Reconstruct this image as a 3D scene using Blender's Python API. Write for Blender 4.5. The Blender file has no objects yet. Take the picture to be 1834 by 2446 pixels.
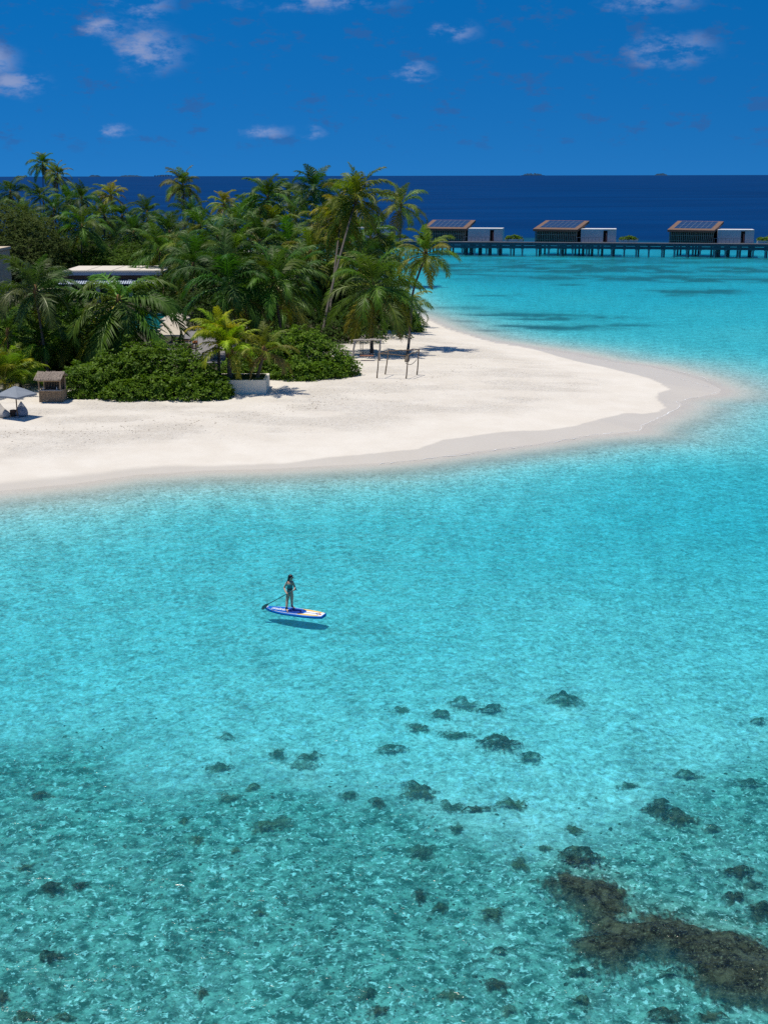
import bpy, bmesh, math, random
import numpy as np
from mathutils import Vector, Matrix
sc = bpy.context.scene
col = sc.collection
R = math.radians

# ------------------------------------------------------------------ camera
CAM_H, FPX = 17.2, 3000.0
PITCH, ROLL = math.atan2(804.5, FPX), R(0.125)
fwd = Vector((0, math.cos(PITCH), -math.sin(PITCH)))
r0, u0 = Vector((1, 0, 0)), Vector((0, math.sin(PITCH), math.cos(PITCH)))
rgt = r0 * math.cos(ROLL) - u0 * math.sin(ROLL)
upv = u0 * math.cos(ROLL) + r0 * math.sin(ROLL)
cd = bpy.data.cameras.new('camera'); cam = bpy.data.objects.new('camera', cd); col.objects.link(cam)
m = Matrix((rgt, upv, -fwd)).transposed().to_4x4(); m.translation = (0, 0, CAM_H); cam.matrix_world = m
cd.sensor_fit = 'HORIZONTAL'; cd.sensor_width = 36; cd.lens = FPX / 1834 * 36
cd.clip_start = 0.5; cd.clip_end = 200000
sc.camera = cam

# ------------------------------------------------------------------ sun, sky, exposure
TO_SUN = Vector((-0.225, 0.05, 0.973)).normalized()
SUN_EL = math.asin(TO_SUN.z); SUN_AZ = math.atan2(TO_SUN.x, TO_SUN.y)
sl = bpy.data.lights.new('sun', 'SUN'); sun = bpy.data.objects.new('sun', sl); col.objects.link(sun)
sl.energy = 4.8; sl.angle = R(0.5); sl.color = (1.0, 0.93, 0.81)
sun.rotation_euler = TO_SUN.to_track_quat('Z', 'Y').to_euler(); sun.location = (-40, 20, 120)
sc.view_settings.view_transform = 'Standard'; sc.view_settings.look = 'None'
sc.view_settings.gamma = 1; sc.view_settings.use_curve_mapping = False
sc.view_settings.exposure = 0.0
sc.render.engine = 'CYCLES'
sc.cycles.use_denoising = False
sc.cycles.max_bounces = 8; sc.cycles.transparent_max_bounces = 24
sc.cycles.diffuse_bounces = 2; sc.cycles.glossy_bounces = 2; sc.cycles.transmission_bounces = 2
sc.cycles.caustics_reflective = False; sc.cycles.caustics_refractive = False
sc.cycles.sample_clamp_indirect = 4
sc.cycles.use_adaptive_sampling = True; sc.cycles.adaptive_threshold = 0.01

class N:
    """tiny helper for node trees"""
    def __init__(s, tree): s.t = tree; tree.nodes.clear()
    def n(s, kind, **kw):
        nd = s.t.nodes.new(kind)
        for k, v in kw.items():
            if k == 'i':
                for kk, vv in v.items(): s.put(nd, kk, vv)
            else: setattr(nd, k, v)
        return nd
    def put(s, nd, k, v):
        if isinstance(v, bpy.types.NodeSocket): s.t.links.new(v, nd.inputs[k])
        else: nd.inputs[k].default_value = v
    def math(s, op, a, b=0.0, c=0.0, clamp=False):
        nd = s.n('ShaderNodeMath', operation=op, use_clamp=clamp)
        s.put(nd, 0, a); s.put(nd, 1, b); s.put(nd, 2, c); return nd.outputs[0]
    def ramp(s, f, a, b, lo=0.0, hi=1.0, smooth=True):
        nd = s.n('ShaderNodeMapRange', interpolation_type='SMOOTHSTEP' if smooth else 'LINEAR')
        for k, v in zip(range(5), (f, a, b, lo, hi)): s.put(nd, k, v)
        return nd.outputs[0]
    def mix(s, f, a, b, mode='MIX'):
        nd = s.n('ShaderNodeMix', data_type='RGBA', blend_type=mode)
        s.put(nd, 0, f); s.put(nd, 6, a if isinstance(a, bpy.types.NodeSocket) else (*a, 1)[:4])
        s.put(nd, 7, b if isinstance(b, bpy.types.NodeSocket) else (*b, 1)[:4]); return nd.outputs[2]
    def noise(s, vec, scale, detail=3, rough=0.5, dist=0.0, kind='FBM'):
        nd = s.n('ShaderNodeTexNoise'); 
        try: nd.noise_type = kind
        except Exception: pass
        if vec is not None: s.put(nd, 'Vector', vec)
        nd.inputs['Scale'].default_value = scale; nd.inputs['Detail'].default_value = detail
        nd.inputs['Roughness'].default_value = rough; nd.inputs['Distortion'].default_value = dist
        return nd.outputs[0]
    def mapping(s, vec, scale=(1, 1, 1), rot=(0, 0, 0), loc=(0, 0, 0)):
        nd = s.n('ShaderNodeMapping'); s.put(nd, 0, vec)
        nd.inputs['Scale'].default_value = scale; nd.inputs['Rotation'].default_value = rot; nd.inputs['Location'].default_value = loc
        return nd.outputs[0]
    def attr(s, name): return s.n('ShaderNodeAttribute', attribute_name=name).outputs['Fac']
    def pos(s): return s.n('ShaderNodeNewGeometry').outputs['Position']

world = bpy.data.worlds.new('World'); sc.world = world; world.use_nodes = True
w = N(world.node_tree)
sky = w.n('ShaderNodeTexSky', sky_type='NISHITA', sun_disc=False, sun_elevation=SUN_EL, sun_rotation=SUN_AZ % (2 * math.pi),
          altitude=0, air_density=1.0, dust_density=0.0, ozone_density=6.0)
dirv = w.n('ShaderNodeTexCoord').outputs['Generated']
sep = w.n('ShaderNodeSeparateXYZ', i={0: dirv})
# the air of the photograph: a deep, polarised tropical blue
lift = w.n('ShaderNodeCombineXYZ', i={0: sep.outputs[0], 1: sep.outputs[1], 2: w.math('MULTIPLY_ADD', w.math('MAXIMUM', sep.outputs[2], 0.0), 2.6, 0.42)}).outputs[0]
w.t.links.new(w.n('ShaderNodeVectorMath', operation='NORMALIZE', i={0: lift}).outputs[0], sky.inputs[0])
hs = w.n('ShaderNodeHueSaturation', i={'Saturation': 1.34, 'Value': 1.0, 'Color': sky.outputs[0]}).outputs[0]

az = w.math('ARCTAN2', sep.outputs[0], sep.outputs[1]); el = w.math('ARCSINE', sep.outputs[2])
cv = w.n('ShaderNodeCombineXYZ', i={0: az, 1: el, 2: 0.0}).outputs[0]
nz = w.n('ShaderNodeTexNoise', i={'Vector': w.mapping(cv, scale=(1, 2.2, 1)), 'Scale': 30.0, 'Detail': 7.0, 'Roughness': .66})
cvw = w.n('ShaderNodeVectorMath', operation='MULTIPLY_ADD', i={0: nz.outputs[1], 1: (.045, .016, 0), 2: cv}).outputs[0]
# small trade-wind cumulus: direction of each, its half-width and half-height (photo pixels)
def px_az(px, py):
    d = fwd * FPX + rgt * (px - 917) + upv * (1223 - py)
    return math.atan2(d.x, d.y), math.atan2(d.z, math.hypot(d.x, d.y))
acc = None
for (px, py, hw, hh) in ((345, 10, 72, 42), (360, 118, 92, 56), (52, 195, 66, 34), (0, 140, 52, 40), (265, 66, 52, 30),
        (1612, 116, 100, 40), (1090, 74, 60, 24), (760, -2, 190, 24), (1560, 2, 110, 26),
        (640, 312, 62, 18), (280, 312, 40, 17), (750, 315, 34, 16), (995, 172, 50, 18)):
    a, e = px_az(px, py); sx, sy = FPX / hw, FPX / hh; a += .0225; e += .008
    q = w.n('ShaderNodeVectorMath', operation='MULTIPLY_ADD', i={0: cvw, 1: (sx, sy, 0), 2: (-a * sx, -e * sy, 0)})
    L = w.n('ShaderNodeVectorMath', operation='LENGTH', i={0: q.outputs[0]}).outputs['Value']
    acc = L if acc is None else w.math('MINIMUM', acc, L)
cl = w.math('MULTIPLY', w.ramp(acc, 1.25, .1), w.ramp(nz.outputs[0], .40, .66))
# scattered cumulus added over the unseen sky, whitening the fill in the shadows
zc = w.math('ADD', w.math('MAXIMUM', sep.outputs[2], 0.0), .22)
pl_ = w.n('ShaderNodeCombineXYZ', i={0: w.math('DIVIDE', sep.outputs[0], zc), 1: w.math('DIVIDE', sep.outputs[1], zc), 2: 3.3}).outputs[0]
cum_fill = w.math('MULTIPLY', w.ramp(w.noise(pl_, 2.6, 4, .6), .50, .64), w.ramp(el, .135, .22))
cl = w.math('MAXIMUM', cl, cum_fill)
shred = w.math('MULTIPLY', w.math('MULTIPLY', w.ramp(nz.outputs[0], .53, .64), w.ramp(el, 0.010, 0.03)), .5)
c1 = w.mix(shred, hs, (0.30, 0.95, 2.8))
c2 = w.mix(w.math('MULTIPLY', cl, .44), c1, (4.2, 4.6, 6.4))
bg = w.n('ShaderNodeBackground', i={'Color': c2, 'Strength': 0.118})
w.t.links.new(bg.outputs[0], w.n('ShaderNodeOutputWorld').inputs[0])
world.cycles.sampling_method = 'MANUAL'; world.cycles.sample_map_resolution = 256
# ------------------------------------------------------------------ helpers
def ray(px, py): return (fwd * FPX + rgt * (px - 917) + upv * (1223 - py)).normalized()
def at(px, py, Y):
    d = ray(px, py); return Vector((0, 0, CAM_H)) + d * (Y / d.y)
def atz(px, py, z):
    d = ray(px, py); return Vector((0, 0, CAM_H)) + d * ((z - CAM_H) / d.z)
def tag(o, label=None, cat=None, group=None, kind=None):
    if label: o['label'] = label
    if cat: o['category'] = cat
    if group: o['group'] = group
    if kind: o['kind'] = kind
    return o
def empty(name, loc=(0, 0, 0), rz=0.0):
    o = bpy.data.objects.new(name, None); col.objects.link(o); o.location = loc; o.rotation_euler = (0, 0, rz); o.empty_display_size = .2; return o
def link(name, me, parent=None, loc=(0, 0, 0), rz=0.0):
    o = bpy.data.objects.new(name, me); col.objects.link(o); o.parent = parent; o.location = loc; o.rotation_euler = (0, 0, rz); return o
class MB:
    """collects shapes and links them as one mesh object"""
    def __init__(s): s.v = []; s.f = []; s.mi = []; s.cur = 0
    def add(s, vs, fs):
        b = len(s.v); s.v += [tuple(v) for v in vs]; s.f += [tuple(i + b for i in f) for f in fs]; s.mi += [s.cur] * len(fs); return s
    def box(s, a, b):
        (x0, y0, z0), (x1, y1, z1) = a, b
        return s.add([(x0, y0, z0), (x1, y0, z0), (x1, y1, z0), (x0, y1, z0), (x0, y0, z1), (x1, y0, z1), (x1, y1, z1), (x0, y1, z1)],
                     [(0, 3, 2, 1), (4, 5, 6, 7), (0, 1, 5, 4), (1, 2, 6, 5), (2, 3, 7, 6), (3, 0, 4, 7)])
    def hexa(s, lo, hi):   # two quads of 4 points: bottom and top, same winding (ccw from above)
        return s.add(list(lo) + list(hi), [(0, 3, 2, 1), (4, 5, 6, 7), (0, 1, 5, 4), (1, 2, 6, 5), (2, 3, 7, 6), (3, 0, 4, 7)])
    def tube(s, pts, rad, n=8, cap=True):
        pts = [Vector(p) for p in pts]; rad = rad if hasattr(rad, '__len__') else [rad] * len(pts)
        vs = []; fs = []; ref = Vector((0.31, 0.87, 0.2))
        for i, p in enumerate(pts):
            t = (pts[min(i + 1, len(pts) - 1)] - pts[max(i - 1, 0)]).normalized()
            if abs(t.dot(ref)) > .95: ref = Vector((0.9, -0.1, 0.4))
            a = t.cross(ref).normalized(); b = t.cross(a)
            vs += [p + (a * math.cos(2 * math.pi * k / n) + b * math.sin(2 * math.pi * k / n)) * rad[i] for k in range(n)]
        for i in range(len(pts) - 1):
            for k in range(n): fs.append((i * n + k, i * n + (k + 1) % n, (i + 1) * n + (k + 1) % n, (i + 1) * n + k))
        if cap: fs.append(tuple(range(n))[::-1]); fs.append(tuple((len(pts) - 1) * n + k for k in range(n)))
        return s.add(vs, fs)
    def lathe(s, prof, n=16, c=(0, 0, 0)):
        vs = [(c[0] + r * math.cos(2 * math.pi * k / n), c[1] + r * math.sin(2 * math.pi * k / n), c[2] + z) for r, z in prof for k in range(n)]
        fs = [(i * n + k, i * n + (k + 1) % n, (i + 1) * n + (k + 1) % n, (i + 1) * n + k) for i in range(len(prof) - 1) for k in range(n)]
        fs += [tuple(range(n))[::-1], tuple((len(prof) - 1) * n + k for k in range(n))]
        return s.add(vs, fs)
    def mesh(s, name, *mats, smooth=False):
        me = bpy.data.meshes.new(name); me.from_pydata(s.v, [], s.f)
        for mt in mats: me.materials.append(mt)
        if len(mats) > 1: me.polygons.foreach_set('material_index', s.mi)
        if smooth: me.polygons.foreach_set('use_smooth', [True] * len(s.f))
        me.validate(); me.update(); return me
    def build(s, name, mat, parent=None, loc=(0, 0, 0), rz=0.0, smooth=False):
        return link(name, s.mesh(name, *(mat if isinstance(mat, (list, tuple)) else (mat,)), smooth=smooth), parent, loc, rz)
def quick_mesh(name, V, F, mat, smooth=False, attrs=None):
    """numpy arrays -> mesh (F: n x 3 or n x 4)"""
    me = bpy.data.meshes.new(name); k = F.shape[1]
    me.vertices.add(len(V)); me.vertices.foreach_set('co', np.asarray(V, np.float32).ravel())
    me.loops.add(F.size); me.loops.foreach_set('vertex_index', F.astype(np.int32).ravel())
    me.polygons.add(len(F)); me.polygons.foreach_set('loop_start', np.arange(0, F.size, k, dtype=np.int32))
    if smooth: me.polygons.foreach_set('use_smooth', np.ones(len(F), bool))
    for an, av in (attrs or {}).items():
        a = me.attributes.new(an, 'FLOAT', 'POINT'); a.data.foreach_set('value', np.asarray(av, np.float32))
    if mat: me.materials.append(mat)
    me.update(calc_edges=True); me.validate(); return me
def hash2(ix, iy, seed):
    h = (ix.astype(np.int64) * 374761393 + iy.astype(np.int64) * 668265263 + seed * 982451653) & 0x7fffffff
    h = ((h ^ (h >> 13)) * 1274126177) & 0x7fffffff
    return ((h ^ (h >> 16)) & 0xffff) / 65535.0
def vnoise(x, y, seed=0):
    x = np.asarray(x, float); y = np.asarray(y, float); ix = np.floor(x); iy = np.floor(y); fx = x - ix; fy = y - iy
    fx = fx * fx * (3 - 2 * fx); fy = fy * fy * (3 - 2 * fy)
    a = hash2(ix, iy, seed); b = hash2(ix + 1, iy, seed); c = hash2(ix, iy + 1, seed); d = hash2(ix + 1, iy + 1, seed)
    return (a * (1 - fx) + b * fx) * (1 - fy) + (c * (1 - fx) + d * fx) * fy
def fbm(x, y, seed=0, o=4):
    s = 0; a = .5
    for k in range(o): s = s + a * vnoise(x * 2 ** k, y * 2 ** k, seed + 17 * k); a *= .5
    return s / (1 - .5 ** o)
def sstep(x, a, b):
    t = np.clip((np.asarray(x, float) - a) / (b - a), 0, 1); return t * t * (3 - 2 * t)

def material(name): 
    mt = bpy.data.materials.new(name); mt.use_nodes = True; return mt, N(mt.node_tree)
def finish(k, shader, disp=None):
    k.t.links.new(shader, k.n('ShaderNodeOutputMaterial').inputs[0])
def plain(name, c, rough=.6, spec=.3, var=.18, scale=6.0, bump=.0, metal=0.0):
    """painted / wooden / woven surface: one base colour with uneven tone and a little relief"""
    mt, k = material(name); tc = k.n('ShaderNodeTexCoord').outputs['Object']
    nz = k.noise(tc, scale, 5, .6)
    oi = k.n('ShaderNodeObjectInfo').outputs['Random']
    f = k.math('ADD', k.ramp(nz, .25, .75, 1 - var, 1 + var), k.math('MULTIPLY_ADD', oi, var * .6, -var * .3))
    cc = k.mix(1.0, c, k.n('ShaderNodeCombineColor', i={0: f, 1: f, 2: f}).outputs[0], 'MULTIPLY')
    p = k.n('ShaderNodeBsdfPrincipled', i={'Base Color': cc, 'Roughness': rough, 'Specular IOR Level': spec, 'Metallic': metal})
    if bump: k.put(p, 'Normal', k.n('ShaderNodeBump', i={'Height': nz, 'Strength': bump, 'Distance': .03}).outputs[0])
    finish(k, p.outputs[0]); return mt

# ------------------------------------------------------------------ the lie of the land
SHORE_PX = [(-700, 1290), (-300, 1215), (0, 1172), (180, 1155), (325, 1134), (480, 1124), (640, 1120), (787, 1112), (900, 1106), (1000, 1097), (1085, 1085), (1171, 1074),
    (1280, 1060), (1382, 1043), (1460, 1036), (1528, 1030), (1540, 1014), (1590, 992), (1628, 968), (1622, 960), (1650, 951), (1714, 941), (1722, 930), (1674, 908),
    (1610, 890), (1553, 876), (1452, 863), (1372, 846), (1241, 826), (1151, 811), (1065, 786), (1015, 762)]
shore = [atz(px, py, 0.0).xy for px, py in SHORE_PX]
shore += [Vector(p) for p in ((2.5, 166), (0, 182), (-1, 205), (-4, 232), (-14, 262), (-30, 300), (-55, 345), (-110, 380), (-230, 400), (-420, 380), (-420, 90), (-300, 60))]
def seg_dist(x, y, poly, closed=True):
    x = np.asarray(x, float); y = np.asarray(y, float)
    d2 = np.full(x.shape, 1e18); inside = np.zeros(x.shape, bool)
    n = len(poly)
    for i in range(n if closed else n - 1):
        ax, ay = poly[i]; bx, by = poly[(i + 1) % n]
        ex, ey = bx - ax, by - ay; t = np.clip(((x - ax) * ex + (y - ay) * ey) / (ex * ex + ey * ey + 1e-12), 0, 1)
        d2 = np.minimum(d2, (x - ax - t * ex) ** 2 + (y - ay - t * ey) ** 2)
        c = ((ay > y) != (by > y)) & (x < (bx - ax) * (y - ay) / ((by - ay) if by != ay else 1e-9) + ax)
        inside ^= c
    d = np.sqrt(d2); return np.where(inside, d, -d)
def shore_d(x, y):
    return seg_dist(x, y, shore)
def coral_mask(x, y): return 0.0
def height(x, y, d=None):
    x = np.asarray(x, float); y = np.asarray(y, float)
    if d is None: d = shore_d(x, y)
    land = 1.35 * (1 - np.exp(-np.maximum(d, 0) / 13)) + .05 * sstep(d, 4, 14) * (fbm(x / 4.5, y / 4.5, 3) - .5)
    dd = np.maximum(-d, 0)
    sea = -(.52 * (1 - np.exp(-dd / 12)) * (1 - .45 * sstep(y, 120, 240)) + 9 * sstep(y, 350, 430) * sstep(dd, 5, 40))
    sea += sstep(dd, 2, 12) * .22 * (fbm(x / 2.8, y / 2.8, 5) - .5)
    sea += sstep(dd, 8, 20) * (1 - sstep(y, 30, 46)) * .20 * (fbm(x / .8, y / .8, 9, 3) - .45)
    return np.where(d > 0, land, sea)
def G(px, py):
    """the point of the terrain seen at a place in the photograph"""
    d = ray(px, py); t = 15.0
    for _ in range(60):
        p = Vector((0, 0, CAM_H)) + d * t
        g = p.z - float(height(p.x, p.y)); t += g / -d.z * .7 if d.z < 0 else 5
        if abs(g) < .004: break
    return Vector((0, 0, CAM_H)) + d * t
def gz(x, y): return float(height(x, y))
def X(px, py, Y): return at(px, py, Y).x

# wet edge of the swash
WET_PX = [(-700, 1280), (-300, 1205), (0, 1160), (180, 1142), (325, 1123), (390, 1117), (542, 1115), (678, 1109), (787, 1094), (900, 1083), (1000, 1073), (1030, 1060), (1060, 1051), (1201, 1031), (1302, 1028),
    (1380, 1016), (1437, 1001), (1493, 987), (1540, 988), (1573, 984), (1590, 973), (1566, 948), (1575, 938), (1600, 930), (1553, 904), (1392, 866), (1330, 850), (1271, 833), (1181, 818), (1065, 783), (1015, 758)]
wet_poly = []
for px, py in WET_PX:
    p = G(px, py); wet_poly.append(p.xy)
wet_poly += [Vector((1.5, 167))] + [Vector(p) for p in ((-1, 182), (-2, 205), (-5, 232), (-15, 262), (-31, 300), (-56, 344), (-110, 378), (-230, 398), (-418, 378), (-418, 90), (-300, 62))]

# patches of weed, dead coral and rubble lying on the bottom: (x, y, half-width, half-depth, amount) of the photograph's dark bands
def bed_patch(x, y):
    a = np.zeros(np.shape(x))
    for (px, py, rx, ry, s) in ((1240, 742, 7.5, 4.0, 1.0), (1350, 752, 8, 3.2, .95), (1450, 768, 6, 2.6, .7), (1300, 775, 9, 3.5, .5), (1120, 733, 5, 3.0, .55), (1130, 765, 5, 2, .3), (1200, 785, 6, 1.4, .35),
            (1660, 690, 7, 5, .8), (1590, 660, 16, 7, .65), (1340, 658, 14, 5, .7), (1760, 665, 20, 5, .6), (1200, 640, 22, 9, .6), (1500, 640, 34, 9, .75), (1750, 640, 24, 8, .7), (1060, 632, 12, 10, .6), (1330, 632, 24, 8, .7), (1100, 652, 8, 3, .5), (1236, 658, 4, 3, .6), (1360, 675, 3, 2, .5), (1600, 700, 6, 2, .4), (1160, 702, 4, 1.2, .4), (1250, 700, 3, 1.2, .4), (1450, 620, 40, 10, .5)):
        c = atz(px, py, 0); ex = (x - c.x) / rx; ey = (y - c.y) / ry
        a = np.maximum(a, s * np.exp(-(ex * ex + ey * ey) ** 1.5))
    n = fbm(x / 5, y / 2.6, 21); n2 = fbm(x / 22, y / 10, 31)
    a = np.clip(a * (0.35 + 1.9 * sstep(n, .35, .65)), 0, 1)
    a = np.maximum(a, .62 * sstep(y, 205, 235) * sstep(n2 * .6 + n * .4, .46, .60) * (1 - sstep(y, 283, 300)))
    return a
def rubble(x, y):
    """how far the bottom is covered by algae-grown rubble (the teal fore-reef)"""
    edge = np.interp(x / y, [-.4, -.31, -.22, -.12, 0, .06, .12, .2, .31, .4], [40, 38.2, 36.6, 37.0, 35.0, 33.6, 32.2, 33.6, 36.0, 37])
    n = fbm(x / 3.2, y / 3.2, 41)
    return sstep(edge - y + (n - .5) * 6, -1.5, 3.5)
# coral heads: place in the photograph, width, height, kind, own label
CH = [(1340, 1677, 84, 26, 2, 'lone dark coral head on the bright sand beyond the other corals'), (1105, 1690, 70, 22, 3, 'pale grey coral slab among the outermost coral heads'), (1172, 1702, 60, 18, 2, None), (1055, 1712, 52, 18, 2, None), (960, 1700, 34, 14, 2, None), (998, 1743, 44, 24, 2, None), (1087, 1759, 66, 20, 2, None), (932, 1797, 52, 18, 2, None),
    (1195, 1780, 96, 40, 1, 'wide brown coral patch with a ragged edge on pale sand'), (1268, 1816, 52, 26, 2, None), (1008, 1900, 78, 46, 1, 'rounded brown coral head at the rubble edge'), (1080, 1932, 60, 26, 2, None), (1140, 1938, 60, 22, 1, None), (1232, 1930, 72, 28, 4, 'mustard-tinged coral head at the rubble edge'), (1090, 1984, 34, 24, 2, None),
    (1570, 1935, 66, 34, 1, None), (1625, 1962, 84, 36, 1, 'long brown coral ridge sloping away on open sand'), (1003, 2042, 66, 38, 2, None), (1240, 2068, 48, 38, 4, None), (1382, 2058, 96, 44, 1, 'brown coral mound just above the great reef'), (1300, 2030, 40, 16, 2, None), (1175, 2188, 60, 46, 4, 'olive-mustard coral boulder left of the great reef'), (1002, 2148, 28, 40, 1, None), (1050, 2172, 36, 22, 4, None),
    (1190, 2358, 56, 38, 1, None), (1080, 2384, 52, 30, 4, None), (1762, 2090, 66, 34, 1, None), (1800, 2120, 60, 26, 2, None), (1752, 2150, 56, 30, 1, None), (1815, 2176, 56, 44, 1, None), (1585, 2438, 96, 26, 1, None), (1700, 2432, 70, 22, 1, None), (1370, 1985, 46, 22, 4, None), (1395, 2398, 40, 28, 4, None), (1215, 2420, 40, 22, 2, None), (1195, 2280, 36, 16, 2, None),
    (535, 1766, 48, 14, 3, None), (660, 1803, 38, 26, 2, 'small nearly black coral head beside the pale coral'), (742, 1812, 48, 18, 2, None), (718, 1834, 64, 34, 3, 'pale whitish coral head amid dark ones'), (525, 1838, 52, 18, 2, None), (605, 1886, 30, 18, 4, None), (545, 1910, 46, 20, 2, None), (95, 1905, 40, 22, 1, None), (470, 2012, 34, 22, 4, None), (440, 1967, 28, 16, 4, None), (632, 1982, 56, 34, 4, None), (672, 1970, 46, 32, 2, None), (562, 2036, 26, 14, 4, None), (905, 1922, 40, 28, 1, None),
    (125, 2128, 58, 24, 1, None), (195, 2120, 40, 18, 1, None), (115, 2292, 66, 36, 1, 'broad reddish-brown coral head alone on the rubble flat'), (480, 2374, 30, 30, 1, None), (8, 2388, 44, 46, 1, None), (62, 2436, 60, 24, 4, None), (150, 2436, 60, 20, 4, None), (622, 2188, 28, 16, 4, None), (880, 2380, 44, 30, 2, None), (905, 2420, 40, 24, 1, None), (830, 1905, 44, 20, 2, None), (1700, 1985, 40, 14, 2, None), (1500, 1880, 44, 16, 2, None), (1640, 1860, 60, 16, 2, None), (1790, 1880, 60, 18, 2, None), (1810, 1730, 44, 14, 2, None), (60, 2075, 44, 22, 4, None), (1480, 2140, 30, 20, 4, None), (1380, 2330, 60, 24, 2, None), (1600, 2330, 70, 24, 2, None)]
# footprint of the great reef, whose top comes close under the surface
RP = [(1318, 2100), (1360, 2084), (1440, 2095), (1492, 2115), (1495, 2165), (1488, 2190), (1560, 2180), (1640, 2192), (1740, 2225), (1834, 2268), (1930, 2310), (1930, 2450), (1834, 2400), (1760, 2395), (1700, 2375), (1660, 2335), (1630, 2300), (1580, 2278), (1530, 2278), (1500, 2305), (1450, 2310), (1390, 2285), (1376, 2262), (1420, 2235), (1430, 2205), (1400, 2180), (1350, 2150), (1325, 2135)]
rp = [atz(px, py, -.35).xy for px, py in RP]
def optical(x, y, d):
    dd = np.maximum(-d, 0)
    yy = y + 60 * (fbm(x / 40, y / 40, 71) - .5) * sstep(y, 240, 330)
    c = np.interp(yy, [0, 24, 30, 36, 42, 52, 62, 80, 110, 150, 185, 215, 250, 320, 345, 385], [.60, .62, .68, .80, .90, 1.04, 1.32, 1.16, 1.05, 1.20, 1.65, 2.0, 2.2, 2.5, 5, 30])
    c = c * (1 + .30 * (fbm(x / 14, y / 14, 51) - .5) + .12 * sstep(x, 8, 30) * (y < 75))
    o = c * (1 - np.exp(-(np.maximum(dd - .2, 0) / np.interp(y, [60, 75, 110], [11.0, 7.5, 10.0])) ** 1.5))
    o = o * (1 - .36 * sstep(seg_dist(x, y, rp), -.7, .5))
    for (px, py, w_, h_, kd, lab) in CH:
        q = atz(px, py, -.2); r = w_ * q.y / FPX * .62; k_ = (np.abs(x - q.x) < 3 * r) & (np.abs(y - q.y) < 3 * r)
        o[k_] *= 1 - .16 * np.exp(-(((x[k_] - q.x) / r) ** 2 + ((y[k_] - q.y + .25) / (r * .9)) ** 2))
    return np.where(d > 0, 0.0, o)
# edge of the planted ground
VEG = [G(px, py).xy for px, py in ((-300, 950), (0, 945), (150, 945), (300, 950), (480, 945), (640, 925), (800, 890), (860, 845), (960, 800), (1000, 785))] + [Vector(p) for p in ((2, 166), (1, 182), (-1, 205), (-4, 232), (-14, 262), (-30, 300), (-55, 350), (-110, 385), (-400, 400), (-400, 100))]
# ------------------------------------------------------------------ ground sheet: island sand and sea bed in one
def fan(angles, radii):
    A, RR = np.meshgrid(angles, radii); x = (RR * np.sin(A)).ravel(); y = (RR * np.cos(A)).ravel()
    nu, nr = len(angles), len(radii); i = np.arange(nr - 1)[:, None] * nu + np.arange(nu - 1)[None, :]
    i = i.ravel(); F = np.stack([i, i + 1, i + nu + 1, i + nu], 1)
    return x, y, F
ang = np.concatenate([np.linspace(-1.2, -.47, 14)[:-1], np.linspace(-.47, .47, 430), np.linspace(.47, 1.2, 14)[1:]])
rad = np.concatenate([np.geomspace(14, 34, 230)[:-1], np.geomspace(34, 62, 90)[:-1], np.geomspace(62, 130, 300)[:-1], np.geomspace(130, 600, 120)])
gx, gy, gF = fan(ang, rad)
gd = shore_d(gx, gy); gh = height(gx, gy, gd)
inside_w = seg_dist(gx, gy, wet_poly)
gw = np.where(gd > -30, 1 - sstep(inside_w + .25 * (fbm(gx / .8, gy / .8, 15) - .5), -.05, np.interp(gx, [-20, 0], [1.2, .15])), 1.0)
veg = seg_dist(gx, gy, VEG) 
mt, k = material('coral_sand')
p = k.pos(); wet = k.attr('wet'); alg = k.attr('weed'); rub = k.attr('rubble'); lit = k.attr('litter'); tr = k.attr('trodden')
n1 = k.noise(p, .35, 4, .6); n2 = k.noise(p, 2.6, 5, .7); n3 = k.noise(p, 26, 3, .6)
base = k.mix(k.ramp(n1, .3, .7), (.585, .538, .462), (.63, .588, .515))
base = k.mix(k.math('MULTIPLY', k.ramp(n2, .42, .75), k.math('MULTIPLY_ADD', tr, .42, .06)), base, (.43, .375, .31))
speck = k.math('MULTIPLY', k.ramp(k.noise(p, 5, 4, .75), .62, .70), k.math('MULTIPLY', tr, .7))
base = k.mix(speck, base, (.20, .16, .13))
base = k.mix(k.math('MULTIPLY', wet, .68), base, (.465, .425, .36))
# below the water: pale sand, weed and rubble
v = k.n('ShaderNodeTexVoronoi', i={'Vector': p, 'Scale': 2.6, 'Randomness': 1.0})
rn = k.noise(p, 2.4, 5, .72)
sub = k.attr('under')
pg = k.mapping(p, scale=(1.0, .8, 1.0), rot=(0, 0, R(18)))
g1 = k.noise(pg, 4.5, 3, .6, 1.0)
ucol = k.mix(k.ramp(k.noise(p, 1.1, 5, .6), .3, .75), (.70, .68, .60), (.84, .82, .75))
ucol = k.mix(k.ramp(g1, .53, .62), ucol, (.96, .95, .92))  # bright grain painted into the bed, standing in for caustic flecks
ucol = k.mix(k.ramp(g1, .47, .36), ucol, (.46, .46, .41))  # darker mottling between the painted caustic flecks
rc = k.mix(k.ramp(rn, .38, .60), (.055, .125, .10), (.33, .47, .38))
rc = k.mix(k.ramp(k.noise(p, 6.0, 3, .65, .8), .54, .65), rc, (.84, .86, .78))
rc = k.mix(k.ramp(k.noise(p, 7.5, 4, .7), .57, .68), rc, (.07, .11, .085))
ucol = k.mix(k.math('MULTIPLY', rub, k.ramp(k.noise(p, .55, 4, .6), .2, .5, .75, 1.0)), ucol, rc)
ucol = k.mix(k.math('MULTIPLY', alg, .92), ucol, (.055, .075, .075))
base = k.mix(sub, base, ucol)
base = k.mix(k.math('MULTIPLY', lit, k.ramp(n2, .2, .5, .85, 1.0)), base, (.05, .048, .024))
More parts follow.
